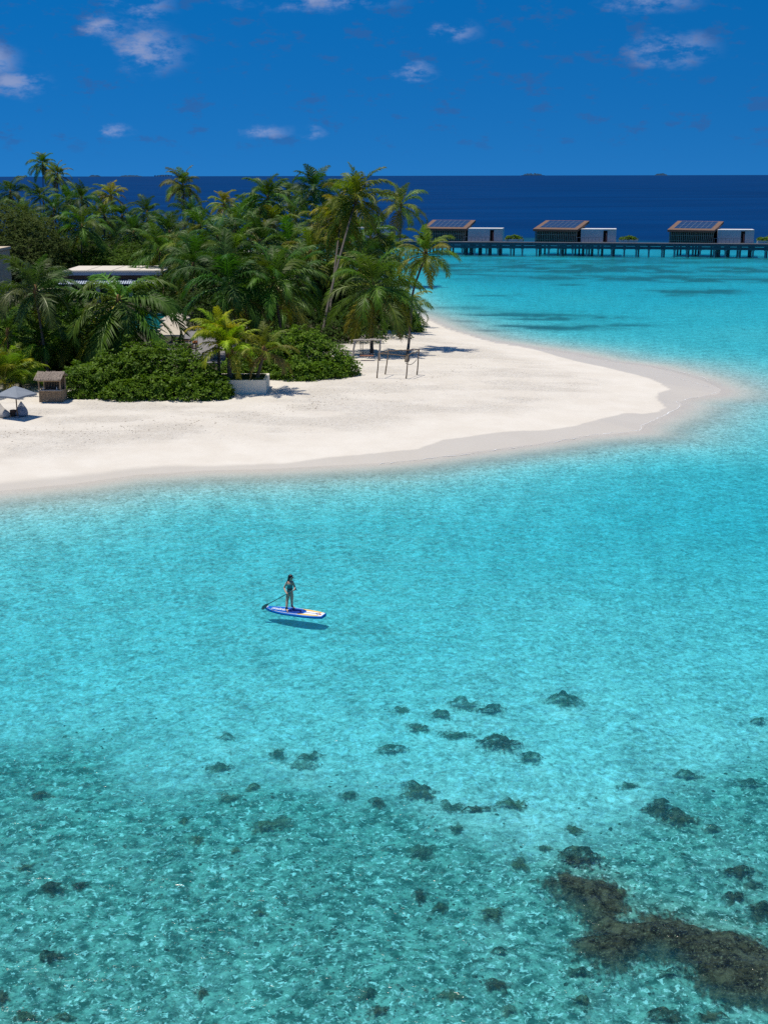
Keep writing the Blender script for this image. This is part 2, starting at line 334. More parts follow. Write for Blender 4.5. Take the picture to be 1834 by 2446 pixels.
hgt = k.math('ADD', k.math('MULTIPLY', n2, k.math('MULTIPLY_ADD', tr, 1.0, .06)), k.math('MULTIPLY', n3, k.math('MULTIPLY_ADD', tr, .22, .03)))
fv = k.n('ShaderNodeTexVoronoi', i={'Vector': k.mapping(p, scale=(1.0, .62, 1), rot=(0, 0, R(-14))), 'Scale': 2.1, 'Randomness': 1.0}).outputs['Distance']
foot = k.math('MULTIPLY', k.math('MULTIPLY', k.ramp(fv, .02, .26, 1.0, 0.0), k.ramp(k.noise(p, .22, 2, .5), .46, .56)), tr)
hgt = k.math('SUBTRACT', hgt, k.math('MULTIPLY', foot, .55))
base = k.mix(k.math('MULTIPLY', foot, .22), base, (.40, .35, .29))
b = k.n('ShaderNodeBump', i={'Height': hgt, 'Strength': .7, 'Distance': .30})
rough = k.math('MULTIPLY_ADD', k.math('MULTIPLY', wet, k.math('SUBTRACT', 1.0, sub)), -.5, .92)
pb = k.n('ShaderNodeBsdfPrincipled', i={'Base Color': base, 'Roughness': rough, 'Specular IOR Level': .25, 'Normal': b.outputs[0]})
finish(k, pb.outputs[0]); M_sand = mt
tread = sstep(inside_w, 3.0, 7.5) * (.35 + .65 * sstep(fbm(gx / 5, gy / 2.2, 61), .38, .62))
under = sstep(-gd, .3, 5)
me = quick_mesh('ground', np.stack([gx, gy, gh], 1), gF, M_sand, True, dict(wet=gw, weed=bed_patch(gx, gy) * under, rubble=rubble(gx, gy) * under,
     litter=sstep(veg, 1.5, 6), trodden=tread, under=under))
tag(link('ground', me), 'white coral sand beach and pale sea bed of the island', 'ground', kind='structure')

# ------------------------------------------------------------------ water: a clear sheet that tints by its depth
ang = np.concatenate([np.linspace(-math.pi, -.8, 12)[:-1], np.linspace(-.8, .8, 480), np.linspace(.8, math.pi, 12)[1:]])
rad = np.concatenate([[.5, 6], np.concatenate([np.geomspace(14, 60, 420)[:-1], np.geomspace(60, 600, 260)]), np.geomspace(640, 90000, 40)])
wx, wy, wF = fan(ang, rad)
wd = shore_d(wx, wy); wo = optical(wx, wy, wd); wo = np.where(wy < 0, .5, wo); wo = np.where((wx ** 2 + wy ** 2) > 600 ** 2, 30, wo)
mt, k = material('sea_water')
p = k.pos(); dep = k.attr('depth')
calm = k.ramp(dep, .02, .85, .10, 1.0)
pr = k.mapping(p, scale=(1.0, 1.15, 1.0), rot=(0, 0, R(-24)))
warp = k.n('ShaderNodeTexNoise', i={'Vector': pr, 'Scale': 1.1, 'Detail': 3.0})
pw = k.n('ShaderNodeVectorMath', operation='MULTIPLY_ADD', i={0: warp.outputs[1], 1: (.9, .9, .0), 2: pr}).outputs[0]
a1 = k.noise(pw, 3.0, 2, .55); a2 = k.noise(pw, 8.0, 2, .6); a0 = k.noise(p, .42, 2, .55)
# painted caustics: tint varied, with bright seams as if crests focused the sunlight
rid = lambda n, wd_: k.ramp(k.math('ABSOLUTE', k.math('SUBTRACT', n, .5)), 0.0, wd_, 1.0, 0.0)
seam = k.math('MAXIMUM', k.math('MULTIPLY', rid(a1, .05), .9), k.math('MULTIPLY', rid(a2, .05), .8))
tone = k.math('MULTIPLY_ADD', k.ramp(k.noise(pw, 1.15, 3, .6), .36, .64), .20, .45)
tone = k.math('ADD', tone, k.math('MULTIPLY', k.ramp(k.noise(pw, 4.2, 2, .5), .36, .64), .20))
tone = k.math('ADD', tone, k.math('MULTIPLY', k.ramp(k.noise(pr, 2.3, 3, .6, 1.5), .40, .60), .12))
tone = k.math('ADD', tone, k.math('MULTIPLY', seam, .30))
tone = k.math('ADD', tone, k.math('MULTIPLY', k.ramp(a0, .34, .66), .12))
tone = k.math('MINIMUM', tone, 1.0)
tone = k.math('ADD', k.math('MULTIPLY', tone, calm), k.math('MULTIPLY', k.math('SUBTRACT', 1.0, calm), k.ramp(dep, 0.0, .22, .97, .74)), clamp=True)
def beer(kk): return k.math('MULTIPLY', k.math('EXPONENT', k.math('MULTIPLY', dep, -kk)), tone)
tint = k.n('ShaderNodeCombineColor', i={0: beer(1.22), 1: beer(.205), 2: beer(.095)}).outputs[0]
tr_ = k.n('ShaderNodeBsdfTransparent', i={'Color': tint})
df = k.n('ShaderNodeBsdfDiffuse', i={'Color': k.mix(k.ramp(k.noise(k.mapping(p, scale=(.004, .012, 1)), 1, 4, .6), .3, .7), (.0, .020, .085), (.0, .030, .12))})
deep = k.math('SUBTRACT', 1.0, k.math('EXPONENT', k.math('MULTIPLY', k.math('MAXIMUM', k.math('SUBTRACT', dep, 2.2), 0.0), -.3)))
milk = k.n('ShaderNodeBsdfDiffuse', i={'Color': (.04, .46, .50, 1)})
mf = k.ramp(dep, .45, 1.1, 0.0, .17, False)
clear = k.n('ShaderNodeMixShader', i={0: mf, 1: tr_.outputs[0], 2: milk.outputs[0]})
body = k.n('ShaderNodeMixShader', i={0: deep, 1: clear.outputs[0], 2: df.outputs[0]})
hh = k.math('ADD', k.math('ADD', k.math('ADD', k.math('MULTIPLY', k.noise(pw, 2.2, 4, .6), 1.0), k.math('MULTIPLY', a2, .22)), k.math('MULTIPLY', a1, .4)), k.math('MULTIPLY', k.noise(k.mapping(p, scale=(.14, .42, 1)), 1, 3, .6), 3.0))
bp = k.n('ShaderNodeBump', i={'Height': hh, 'Strength': .55, 'Distance': .16})
fr = k.n('ShaderNodeFresnel', i={'IOR': 1.33, 'Normal': bp.outputs[0]})
gl = k.n('ShaderNodeBsdfGlossy', i={'Color': (1, 1, 1, 1), 'Roughness': .16, 'Normal': bp.outputs[0]})
fac = k.math('MULTIPLY', k.math('MINIMUM', k.math('MULTIPLY', fr.outputs[0], .55), k.ramp(dep, 2.0, 8.0, .16, .085)), k.ramp(dep, 0.0, .25, .3, 1.0))
sh = k.n('ShaderNodeMixShader', i={0: fac, 1: body.outputs[0], 2: gl.outputs[0]})
finish(k, sh.outputs[0]); M_water = mt
me = quick_mesh('sea', np.stack([wx, wy, np.zeros_like(wx)], 1), wF, M_water, True, dict(depth=wo))
tag(link('sea', me), 'turquoise lagoon water deepening to dark blue open sea', 'sea', kind='structure')
# ------------------------------------------------------------------ plant materials
def leaf_material(name, c1, c2, rough=.42, transl=.25, spec=.45, scale=1.2, use_color=False, tip=None):
    mt, k = material(name)
    oi = k.n('ShaderNodeObjectInfo')
    p = k.pos(); nz = k.noise(p, scale, 4, .6)
    rnd = k.n('ShaderNodeNewGeometry').outputs['Random Per Island']
    f = k.math('ADD', k.math('MULTIPLY', k.ramp(nz, .3, .7), .5), k.math('MULTIPLY', rnd, .5))
    c = k.mix(f, c1, c2)
    if use_color:
        c = k.mix(1.0, oi.outputs['Color'], c, 'MULTIPLY')
    v = k.math('MULTIPLY_ADD', oi.outputs['Random'], .30, .80)
    c = k.mix(1.0, c, k.n('ShaderNodeCombineColor', i={0: v, 1: v, 2: v}).outputs[0], 'MULTIPLY')
    pb = k.n('ShaderNodeBsdfPrincipled', i={'Base Color': c, 'Roughness': rough, 'Specular IOR Level': spec})
    tl = k.n('ShaderNodeBsdfTranslucent', i={'Color': k.mix(1.0, c, (1.5, 1.6, .55), 'MULTIPLY')})
    finish(k, k.n('ShaderNodeMixShader', i={0: transl, 1: pb.outputs[0], 2: tl.outputs[0]}).outputs[0]); return mt
M_frond = leaf_material('palm_leaf', (.75, .8, .6), (1.45, 1.4, 1.0), .5, .30, .2, 1.6, True)
M_rachis = leaf_material('palm_midrib', (1.5, 1.35, .9), (2.4, 2.0, 1.2), .5, .0, .4, 3, True)
M_bush = leaf_material('scaevola_leaf', (.020, .070, .006), (.170, .285, .016), .55, .26, .14, 1.4)
M_tree = leaf_material('broad_leaf', (.030, .06, .012), (.085, .13, .025), .55, .2, .2, .5)
M_shrub = leaf_material('shrub_leaf', (.034, .085, .010), (.12, .20, .020), .6, .24, .1, .6)
M_grey = leaf_material('grey_leaf', (.050, .085, .020), (.135, .175, .045), .7, .24, .06, .4)
M_under_shade = leaf_material('understorey_leaf_shaded', (.014, .036, .006), (.06, .10, .014), .6, .2, .08, .6)  # shrub leaf darkened to carry the shade between the palms
M_grass = leaf_material('grass_blade', (.035, .07, .015), (.09, .13, .03), .6, .15, .3, 2)
M_bark = plain('palm_bark', (.095, .082, .068), .85, .2, .35, 9, .6)
M_twig = plain('twig_bark', (.10, .075, .05), .9, .1, .3, 9, .5)
M_nut = plain('coconut_husk', (.16, .13, .035), .5, .4, .3, 4)
M_fibre = plain('palm_fibre', (.17, .10, .045), .9, .1, .35, 14, .6)

# ------------------------------------------------------------------ coconut palms
def frond_mesh(e0, droop, seed, L=4.0):
    rnd = random.Random(seed); n = 15; pts = []; tang = []
    x = z = y = 0.0; bend = rnd.uniform(-.25, .25)
    for i in range(n):
        s = i / (n - 1); th = R(e0) - R(droop) * s ** 1.9; ph = bend * s * s
        t = Vector((math.cos(th) * math.cos(ph), math.cos(th) * math.sin(ph), math.sin(th)))
        pts.append(Vector((x, y, z))); tang.append(t); d = L / (n - 1); x += t.x * d; y += t.y * d; z += t.z * d
    mb = MB(); mb.cur = 1; mb.tube(pts, [.05 * (1 - .85 * i / (n - 1)) + .006 for i in range(n)], 4, False); mb.cur = 0
    tw0, tw1 = rnd.uniform(-.5, .5), rnd.uniform(-.9, .9)
    m_ = 46
    for side in (-1, 1):
        for j in range(m_):
            s = .16 + .84 * (j + rnd.random() * .6) / m_; q = min(s, .999) * (n - 1); i = int(q); f = q - i
            P = pts[i].lerp(pts[i + 1], f); t = tang[i].lerp(tang[i + 1], f).normalized()
            up = Vector((0, 0, 1)); b = t.cross(up)
            if b.length < .05: b = Vector((0, 1, 0))
            b.normalize(); nn = b.cross(t)
            tw = tw0 + tw1 * s; b2 = b * math.cos(tw) + nn * math.sin(tw); n2 = nn * math.cos(tw) - b * math.sin(tw)
            A = R(68 - 40 * s + rnd.uniform(-7, 7)); l = (1.08 * min(1, (s - .08) / .22) * (1 - .55 * max(0, s - .5) / .5)) * rnd.uniform(.85, 1.1)
            dv = (b2 * side * math.sin(A) + t * math.cos(A) + n2 * rnd.uniform(.05, .38)).normalized()
            hang = max(.1, math.cos(math.asin(max(-1, min(1, t.z))))) * rnd.uniform(.25, .65)
            d1 = (dv + Vector((0, 0, -hang * .45))).normalized(); d2 = (dv * .8 + Vector((0, 0, -hang * 1.5))).normalized()
            wv = t * .052
            Q = P + d1 * l * .5; T = Q + d2 * l * .55
            mb.add([P - wv * .5, P + wv * .5, Q + wv, Q - wv, T], [(0, 1, 2, 3), (3, 2, 4)])
    return mb.mesh('frond', M_frond, M_rachis)
ELEV = [84, 74, 62, 50, 38, 26, 12, -4, -22, -45]
FR = {e: [frond_mesh(e, dr, 100 + 10 * i + j) for j, dr in enumerate((46 + .55 * (84 - e), 66 + .5 * (84 - e), 88 + .2 * (84 - e)))] for i, e in enumerate(ELEV)}
for e in FR:
    if e < -10: FR[e] = [frond_mesh(e, min(60, 88 + e), 300 + e + j) for j in range(3)]
NUT = MB().lathe([(0.01, -.15), (.08, -.12), (.12, 0), (.09, .1), (.01, .14)], 8).mesh('coconut', M_nut, smooth=True)
TINTS = dict(dark=(.038, .094, .016, 1), mid=(.066, .132, .018, 1), olive=(.118, .165, .018, 1), yellow=(.22, .225, .020, 1), bright=(.26, .32, .018, 1), blue=(.055, .095, .030, 1))
OLD = (.24, .185, .03, 1); DEAD = (.15, .11, .055, 1)
palm_no = [0]
def palm(crown, base, rad_m, tint, label, nf=24, group=None, trunk_r=.13, seed=None, young=False, curve=.0, name='coconut_palm', old=1, mids=None, wind=0.0, elev=(84, -48)):
    palm_no[0] += 1; rnd = random.Random(seed if seed is not None else 900 + palm_no[0])
    base = Vector(base); crown = Vector(crown)
    root = empty(name, base); tag(root, label, 'palm tree', group)
    c = crown - base; mb = MB(); pts = []; rr = []
    nseg = 5 if young else 22
    for i in range(nseg):
        s = i / (nseg - 1)
        if mids: 
            chain = [Vector((0, 0, 0))] + [Vector(q) - base for q in mids] + [c]
            q = s * (len(chain) - 1); j = min(int(q), len(chain) - 2); f = q - j
            p0, p1, p2, p3 = chain[max(j - 1, 0)], chain[j], chain[j + 1], chain[min(j + 2, len(chain) - 1)]
            p = .5 * ((2 * p1) + (p2 - p0) * f + (2 * p0 - 5 * p1 + 4 * p2 - p3) * f * f + (3 * p1 - p0 - 3 * p2 + p3) * f ** 3)
        else:
            p = Vector((c.x * s ** (1 + curve), c.y * s ** (1 + curve), c.z * s))
        pts.append(p + (Vector((0, 0, -.25)) if i == 0 else Vector())); rr.append(trunk_r * (1.55 - .55 * min(1, s * 6)) * (1 - .32 * s) * (1 + .05 * (i % 2)))
    mb.tube(pts, rr, 9); mb.build('trunk', M_bark, root, smooth=True)
    if not young:
        MB().lathe([(trunk_r * .7, -.5), (trunk_r * 1.5, -.15), (trunk_r * 1.9, .2), (trunk_r * .8, .7)], 8).build('crown_shaft', M_fibre, root, c, smooth=True)
    sc_ = rad_m / 3.1; col4 = TINTS[tint]; g = rnd.random() * 6.28
    for i in range(nf):
        u = (i + .5) / nf; e = elev[0] + (elev[1] - elev[0]) * u ** (.92) + rnd.uniform(-6, 6)
        ee = min(ELEV, key=lambda q: abs(q - e)); me = rnd.choice(FR[ee])
        o = link('frond', me, root, c + Vector((0, 0, .35 * (1 - u)))); a = g + i * 2.39996 + rnd.uniform(-.25, .25)
        o.rotation_euler = (rnd.uniform(-.12, .12), rnd.uniform(-.1, .1) + wind * math.cos(a), a); s_ = sc_ * rnd.uniform(.82, 1.12) * (1 - .22 * (1 - u) ** 3); o.scale = (s_, s_ * rnd.choice((-1, 1)), s_)
        cc = [q * rnd.uniform(.8, 1.2) for q in col4[:3]]
        if u > .8 and rnd.random() < .25 * old: cc = [a_ * .5 + b_ * .5 for a_, b_ in zip(cc, OLD)]
        if i >= nf - old: cc = list(DEAD[:3]) if rnd.random() < .3 else [a_ * .35 + b_ * .65 for a_, b_ in zip(cc, OLD)]
        o.color = (*cc, 1)
    if not young:
        for i in range(rnd.randint(3, 6)):
            a = rnd.random() * 6.28; link('coconut', NUT, root, c + Vector((math.cos(a) * .3, math.sin(a) * .3, -.2 - rnd.random() * .25)))
    return root
def palm_px(px, py, Y, rpx, tint, label, bx=None, **kw):
    """crown seen at (px, py) at distance Y; the foot stands bx metres to the right of the crown"""
    c = at(px, py, Y); b = Vector((c.x + (bx if bx is not None else random.Random(px * 7 + py).uniform(-1.2, 1.2)), Y + kw.pop('by', 0.0), 0)); b.z = gz(b.x, b.y)
    return palm(c, b, rpx * (Y / FPX), tint, label, **kw)

# ------------------------------------------------------------------ leafy bushes and trees
def leaves(lobes, n, size, rng, floor, per=6, fill=.3, tilt=.75, shape=.42, squash=.0):
    """rosettes of leaves over the skins of overlapping lobes; lobes: (x, y, z, rx, ry, rz)"""
    L = np.array(lobes, float); area = (L[:, 3] * L[:, 5] + L[:, 4] * L[:, 5] + L[:, 3] * L[:, 4]); pr = area / area.sum()
    idx = rng.choice(len(L), n, p=pr); u = rng.normal(size=(n, 3)); u /= np.linalg.norm(u, axis=1)[:, None]
    r = 1 + .10 * rng.normal(size=n); inn = rng.random(n) < fill; r = np.where(inn, rng.uniform(.45, .95, n), r)
    # lumpy skin
    lump = fbm(u[:, 0] * 2.6 + idx * 7.3 + 50, u[:, 2] * 2.6 + u[:, 1] * 1.9 + 50, 7) - .5
    P = L[idx, :3] + u * L[idx, 3:6] * (r + lump * .5)[:, None]
    ok = P[:, 2] > floor + .05
    for j in range(len(L)):
        q = (((P - L[j, :3]) / L[j, 3:6]) ** 2).sum(1); ok &= ~((q < .55) & (idx != j))
    P, u = P[ok], u[ok]; n = len(P)
    nrm = u * .8 + np.array([0, 0, .55]) + .25 * rng.normal(size=(n, 3)); nrm /= np.linalg.norm(nrm, axis=1)[:, None]
    ax = np.cross(nrm, rng.normal(size=(n, 3))); ax /= np.linalg.norm(ax, axis=1)[:, None]; ay = np.cross(nrm, ax)
    th = (np.arange(per)[None, :] / per * 2 * np.pi) + rng.random((n, 1)) * 6.28 + .3 * rng.normal(size=(n, per))
    rad = ax[:, None] * np.cos(th)[..., None] + ay[:, None] * np.sin(th)[..., None]
    tl = (tilt + .25 * rng.normal(size=(n, per)))[..., None]
    d = rad * np.sin(tl + .35) + nrm[:, None] * np.cos(tl + .35); s_ = np.cross(nrm[:, None], rad)
    ln = size * rng.uniform(.65, 1.2, (n, per, 1)); wd = ln * shape
    B = P[:, None] + d * ln * .12; T = P[:, None] + d * ln - nrm[:, None] * ln * .12
    Mm = P[:, None] + d * ln * .62
    V = np.stack([B, Mm + s_ * wd * .5, T, Mm - s_ * wd * .5], 2).reshape(-1, 3)
    F = np.arange(len(V)).reshape(-1, 4)
    return V, F
def bush(name, label, cat, lobes, n, size, mat, seed, trunk=None, per=6, group=None, fill=.3, part=None, shape=.42):
    lobes = [tuple(l) for l in lobes]; rng = np.random.default_rng(seed)
    cx = sum(l[0] for l in lobes) / len(lobes); cy = sum(l[1] for l in lobes) / len(lobes); base = Vector((cx, cy, gz(cx, cy)))
    V, F = leaves([(l[0] - cx, l[1] - cy, l[2] - base.z, *l[3:]) for l in lobes], n, size, rng, -.1, per, fill, shape=shape)
    part = part or ('crown' if trunk else 'foliage')
    root = empty(name, base); tag(root, label, cat, group)
    link(part, quick_mesh(part, V, F, mat), root)
    rnd = random.Random(seed)
    if trunk:
        MB().tube([(0, 0, -.3), (rnd.uniform(-.3, .3), 0, trunk * .5), (rnd.uniform(-.4, .4), .1, trunk)], [.32, .24, .16], 8).build('trunk', M_twig, root, smooth=True)
    for l in lobes:
        e = Vector((l[0] - cx, l[1] - cy, l[2] - base.z + l[5] * .45))
        s = Vector((0, 0, trunk * .8)) if trunk else Vector((e.x * .75, e.y * .75, -.2))
        mid = s.lerp(e, .5) + Vector((rnd.uniform(-.3, .3), rnd.uniform(-.3, .3), .2))
        MB().tube([s, mid, e], [.12, .08, .03], 6).build('limb' if trunk else 'stem', M_twig, root, smooth=True)
    return root
def lobe(px, Y, rx, ry, rz, up=0.0):
    p = at(px, 800, Y); z = gz(p.x, Y); return (p.x, Y, z + up, rx, ry, rz)
def lobe_top(px, py, Y, rx, ry, rz):
    """lobe whose crest is seen at (px, py)"""
    p = at(px, py, Y); return (p.x, Y, p.z - rz, rx, ry, rz)

SH1 = G(350, 958).y - 97.7; SH2 = G(720, 909).y - 105.5
bush('scaevola_bush', 'big glossy green bush spreading on the sand between the thatched hut and the planter', 'bush',
     [lobe(190, 100.2 + SH1, 1.7, 1.6, 2.2), lobe(250, 100.8 + SH1, 2.2, 2.0, 2.7), lobe(330, 101.4 + SH1, 2.5, 2.3, 3.3), lobe(400, 101.6 + SH1, 2.3, 2.2, 3.35), lobe(455, 100.8 + SH1, 1.8, 1.8, 2.7), lobe(498, 100.0 + SH1, 1.4, 1.5, 2.0), lobe(518, 99.4 + SH1, 1.0, 1.1, 1.35),
      lobe(215, 99.4 + SH1, 1.5, 1.0, 1.2), lobe(290, 98.5 + SH1, 1.7, 1.1, 1.3), lobe(370, 99.1 + SH1, 1.9, 1.2, 1.6), lobe(440, 98.5 + SH1, 1.7, 1.1, 1.5), lobe(495, 98.7 + SH1, 1.3, .9, 1.1), lobe(528, 98.9 + SH1, .6, .7, .7)], 15500, .30, M_bush, 11, fill=.25)
bush('scaevola_bush', 'rounded bright green bush between the planter and the driftwood swing', 'bush',
     [lobe(600, 108.0 + SH2, 2.0, 1.7, 2.0), lobe(660, 109.2 + SH2, 2.3, 2.1, 3.0), lobe(722, 110.2 + SH2, 2.3, 2.1, 3.3), lobe(780, 109.6 + SH2, 1.9, 1.8, 2.4), lobe(822, 108.6 + SH2, 1.2, 1.2, 1.4),
      lobe(640, 106.9 + SH2, 1.7, 1.1, 1.3), lobe(710, 106.2 + SH2, 1.9, 1.1, 1.4), lobe(775, 107.2 + SH2, 1.6, 1.1, 1.2), lobe(560, 106.5 + SH2, 1.4, 1.2, 1.5)], 12000, .30, M_bush, 12, fill=.25)
bush('scaevola_bush', 'small low bush at the back shore beyond the leaning palm', 'bush',
     [lobe(975, 141, 1.5, 1.4, 1.9), lobe(992, 139.5, 1.0, 1.0, 1.5), lobe(950, 142, 1.5, 1.4, 2.0), lobe(925, 141, 1.6, 1.3, 1.5)], 3200, .26, M_bush, 13)
bush('broadleaf_tree', 'dark leafy tree behind the thatched hut and the young palms', 'tree',
     [lobe_top(15, 735, 106, 2.8, 2.2, 2.6), lobe_top(90, 770, 106, 2.4, 2.2, 2.4), lobe_top(165, 745, 107.5, 2.2, 2.0, 2.4), lobe_top(-60, 740, 107, 2.8, 2.2, 2.6), lobe_top(60, 800, 104.8, 2.2, 1.5, 2.0), lobe_top(140, 815, 104.5, 1.8, 1.4, 1.7), lobe_top(205, 800, 106, 1.5, 1.5, 1.6)], 12000, .26, M_shrub, 14, trunk=3.0)
bush('broadleaf_tree', 'tall grey-green tree rising above the flat-roofed tan house', 'tree',
     [lobe_top(-40, 478, 196, 5, 4, 5), lobe_top(30, 490, 194, 4.2, 4, 4.6), lobe_top(85, 520, 193, 3.6, 3.5, 4), lobe_top(120, 560, 192, 2.8, 3, 3.2), lobe_top(20, 560, 190, 4, 3, 4), lobe_top(70, 590, 190, 3.4, 3, 3.2), lobe_top(-40, 560, 190, 5, 3, 5)], 19000, .32, M_grey, 15, trunk=6.0)
SH = [(150, 585, 196, 3.0, 2.4, 3.0, 16), (205, 578, 199, 3.2, 2.6, 3.4, 17), (262, 592, 196, 3.0, 2.4, 3.0, 18), (318, 582, 199, 3.2, 2.6, 3.2, 19), (375, 592, 197, 3.0, 2.6, 3.0, 20)]
for (px, py, Y, rx, ry, rz, sd) in SH:
    bush('rounded_tree', 'rounded green tree in the row behind the white-roofed pavilion', 'tree', [lobe_top(px, py, Y, rx, ry, rz), lobe_top(px - 26, py + 16, Y - 2, rx * .6, ry * .7, rz * .8), lobe_top(px + 24, py + 18, Y - 2, rx * .6, ry * .7, rz * .8), lobe_top(px, py + 26, Y - 2.6, rx * .7, ry * .6, rz * .8)], 3000, .32, M_shrub, sd, trunk=2.5, group='trees behind the pavilion')
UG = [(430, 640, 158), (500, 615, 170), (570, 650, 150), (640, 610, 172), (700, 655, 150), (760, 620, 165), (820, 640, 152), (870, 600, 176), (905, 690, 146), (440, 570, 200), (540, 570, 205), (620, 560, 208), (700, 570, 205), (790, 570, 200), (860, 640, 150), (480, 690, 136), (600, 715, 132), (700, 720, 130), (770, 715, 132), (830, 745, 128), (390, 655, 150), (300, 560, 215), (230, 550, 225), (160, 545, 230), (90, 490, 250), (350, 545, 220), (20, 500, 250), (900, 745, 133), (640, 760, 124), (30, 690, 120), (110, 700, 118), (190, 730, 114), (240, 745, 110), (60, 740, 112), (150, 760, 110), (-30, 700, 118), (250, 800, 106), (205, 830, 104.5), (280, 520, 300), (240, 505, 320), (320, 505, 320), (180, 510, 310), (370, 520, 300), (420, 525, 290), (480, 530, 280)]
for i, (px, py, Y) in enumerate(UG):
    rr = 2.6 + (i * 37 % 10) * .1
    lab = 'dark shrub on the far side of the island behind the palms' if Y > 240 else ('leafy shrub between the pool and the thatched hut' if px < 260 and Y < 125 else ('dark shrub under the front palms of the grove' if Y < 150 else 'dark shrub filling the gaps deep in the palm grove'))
    bush('understorey_shrub', lab, 'shrub', [lobe_top(px, py, Y, rr, 2.2, 2.6), lobe_top(px - 30, py + 22, Y - 1, rr * .8, 2, 2.2), lobe_top(px + 28, py + 26, Y - 1, rr * .8, 2, 2.2), lobe_top(px, py + 50, Y - 1.5, rr, 2, 2.4)], 1300, .38, M_under_shade, 40 + i, group='shrubs under the grove', trunk=1.0)

# the grove, palm by palm: crown px, py, distance, crown radius px, tint, foot offset
GROVE = 'coconut palms of the island grove'
P = palm_px
P(102, 392, 318, 33, 'mid', 'tallest palm on the far side, its thin trunk clear against the sea', bx=-1.0, nf=26)
P(137, 418, 312, 33, 'olive', 'thin tall palm just beside the tallest far palm', bx=-.6, nf=24)
P(265, 470, 262, 40, 'yellow', 'yellowing palm crown standing against the sea above the pavilion', bx=.6, old=3)
P(437, 445, 240, 46, 'olive', 'lone palm with a round crown against the sea and drooping old fronds', bx=.2, old=3, nf=26)
P(535, 490, 236, 40, 'yellow', 'pale yellow palm with golden hanging fronds at the grove top', bx=.3, old=3)
P(640, 478, 185, 66, 'mid', 'broad palm on a pale curved trunk rising from the grove middle', bx=-4.5, curve=.8)
P(752, 455, 190, 58, 'dark', 'dark palm crown just behind the tall leaning twin palms', bx=-1.5)
c = at(850, 478, 141); b = G(768, 815)
palm(c, b, 4.0, 'olive', 'very tall leaning palm with the largest swept crown, front of twin trunks', nf=30, old=3, curve=.25, trunk_r=.13, wind=.12)
c = at(815, 520, 143); b = G(782, 812)
palm(c, b, 3.4, 'yellow', 'second of the tall leaning twin palms, with yellow-green fronds', nf=24, old=3, curve=.2, trunk_r=.125)
c = at(795, 560, 150); b = Vector((at(760, 780, 150).x, 150, 0)); b.z = gz(b.x, 150)
palm(c, b, 2.9, 'olive', 'shorter slanting palm behind the tall twin trunks', nf=20, curve=.2)
P(958, 492, 205, 62, 'olive', 'palm with ragged open crown against the sea beside the stilt villas', bx=-.4, nf=20, old=2)
c = at(1016, 612, 123); b = G(971, 866)
palm(c, b, 2.85, 'olive', 'slender leaning palm alone on the open sand', nf=24, mids=[at(977, 810, 121.5), at(982, 745, 121.8), at(988, 690, 122.3)], old=2, trunk_r=.14, seed=77)
P(284, 724, 101.5, 148, 'mid', 'huge drooping palm in front of the pool and pavilion', bx=-1.4, nf=32, old=2, seed=5, trunk_r=.17, elev=(46, -66))
P(545, 688, 112, 118, 'dark', 'wide dark palm with sweeping fronds behind the bright planter palms', bx=1.2, nf=26, seed=8)
P(655, 680, 113, 108, 'mid', 'wide arching palm above the rounded bright green bush', bx=.8, nf=26, seed=9)
P(892, 690, 118, 112, 'mid', 'wide shaggy palm above the driftwood swing', bx=-.2, nf=28, old=3, seed=10, elev=(84, -60))
P(85, 700, 100.5, 104, 'blue', 'dusky blue-green palm in front of the tan house', bx=.6, nf=24, seed=12)
P(965, 735, 146, 62, 'olive', 'low palm at the back shore with fronds over the water', bx=-.8, nf=20)
pa = G(632, 941); pz = at(632, 908, pa.y).z - .12
def in_planter(px, dy): return Vector((at(px, 905, pa.y + dy).x, pa.y + dy, pz))
c = in_planter(549, 1.2); palm(c + Vector((0, 0, 2.15)), c, 2.5, 'bright', 'bright yellow-green young palm in the cream planter', nf=22, old=2, seed=21, elev=(84, 0), trunk_r=.19)
c = in_planter(615, 1.1); palm(c + Vector((.6, 0, 2.0)), c, 2.3, 'olive', 'leaning young palm at the right end of the cream planter', nf=17, old=4, seed=23, elev=(84, -25), trunk_r=.14, curve=.4)
c = in_planter(523, 2.4); palm(c + Vector((.1, 0, 3.0)), c, 2.2, 'bright', 'young palm with a dark trunk behind the brightest planter palm', nf=18, old=1, seed=24, elev=(84, 8), trunk_r=.13)
c = G(12, 938); palm(c + Vector((0, 0, .7)), c, 2.9, 'olive', 'trunkless young palm fanning up behind the grey parasol', nf=18, old=2, seed=25, elev=(86, 18), young=True)
c = G(50, 928); palm(c + Vector((0, 0, .8)), c, 2.4, 'bright', 'small trunkless palm with bright fronds beside the thatched hut', nf=15, old=1, seed=26, elev=(80, -5), young=True)
c = G(85, 918); c.y += 2.5; c.z = gz(c.x, c.y); palm(c + Vector((0, 0, 2.6)), c, 2.6, 'mid', 'young palm leaning over the thatched hut roof', nf=18, old=1, seed=27, elev=(84, -20))
DENSE = 'green coconut palm crowded in the grove behind the terrace'
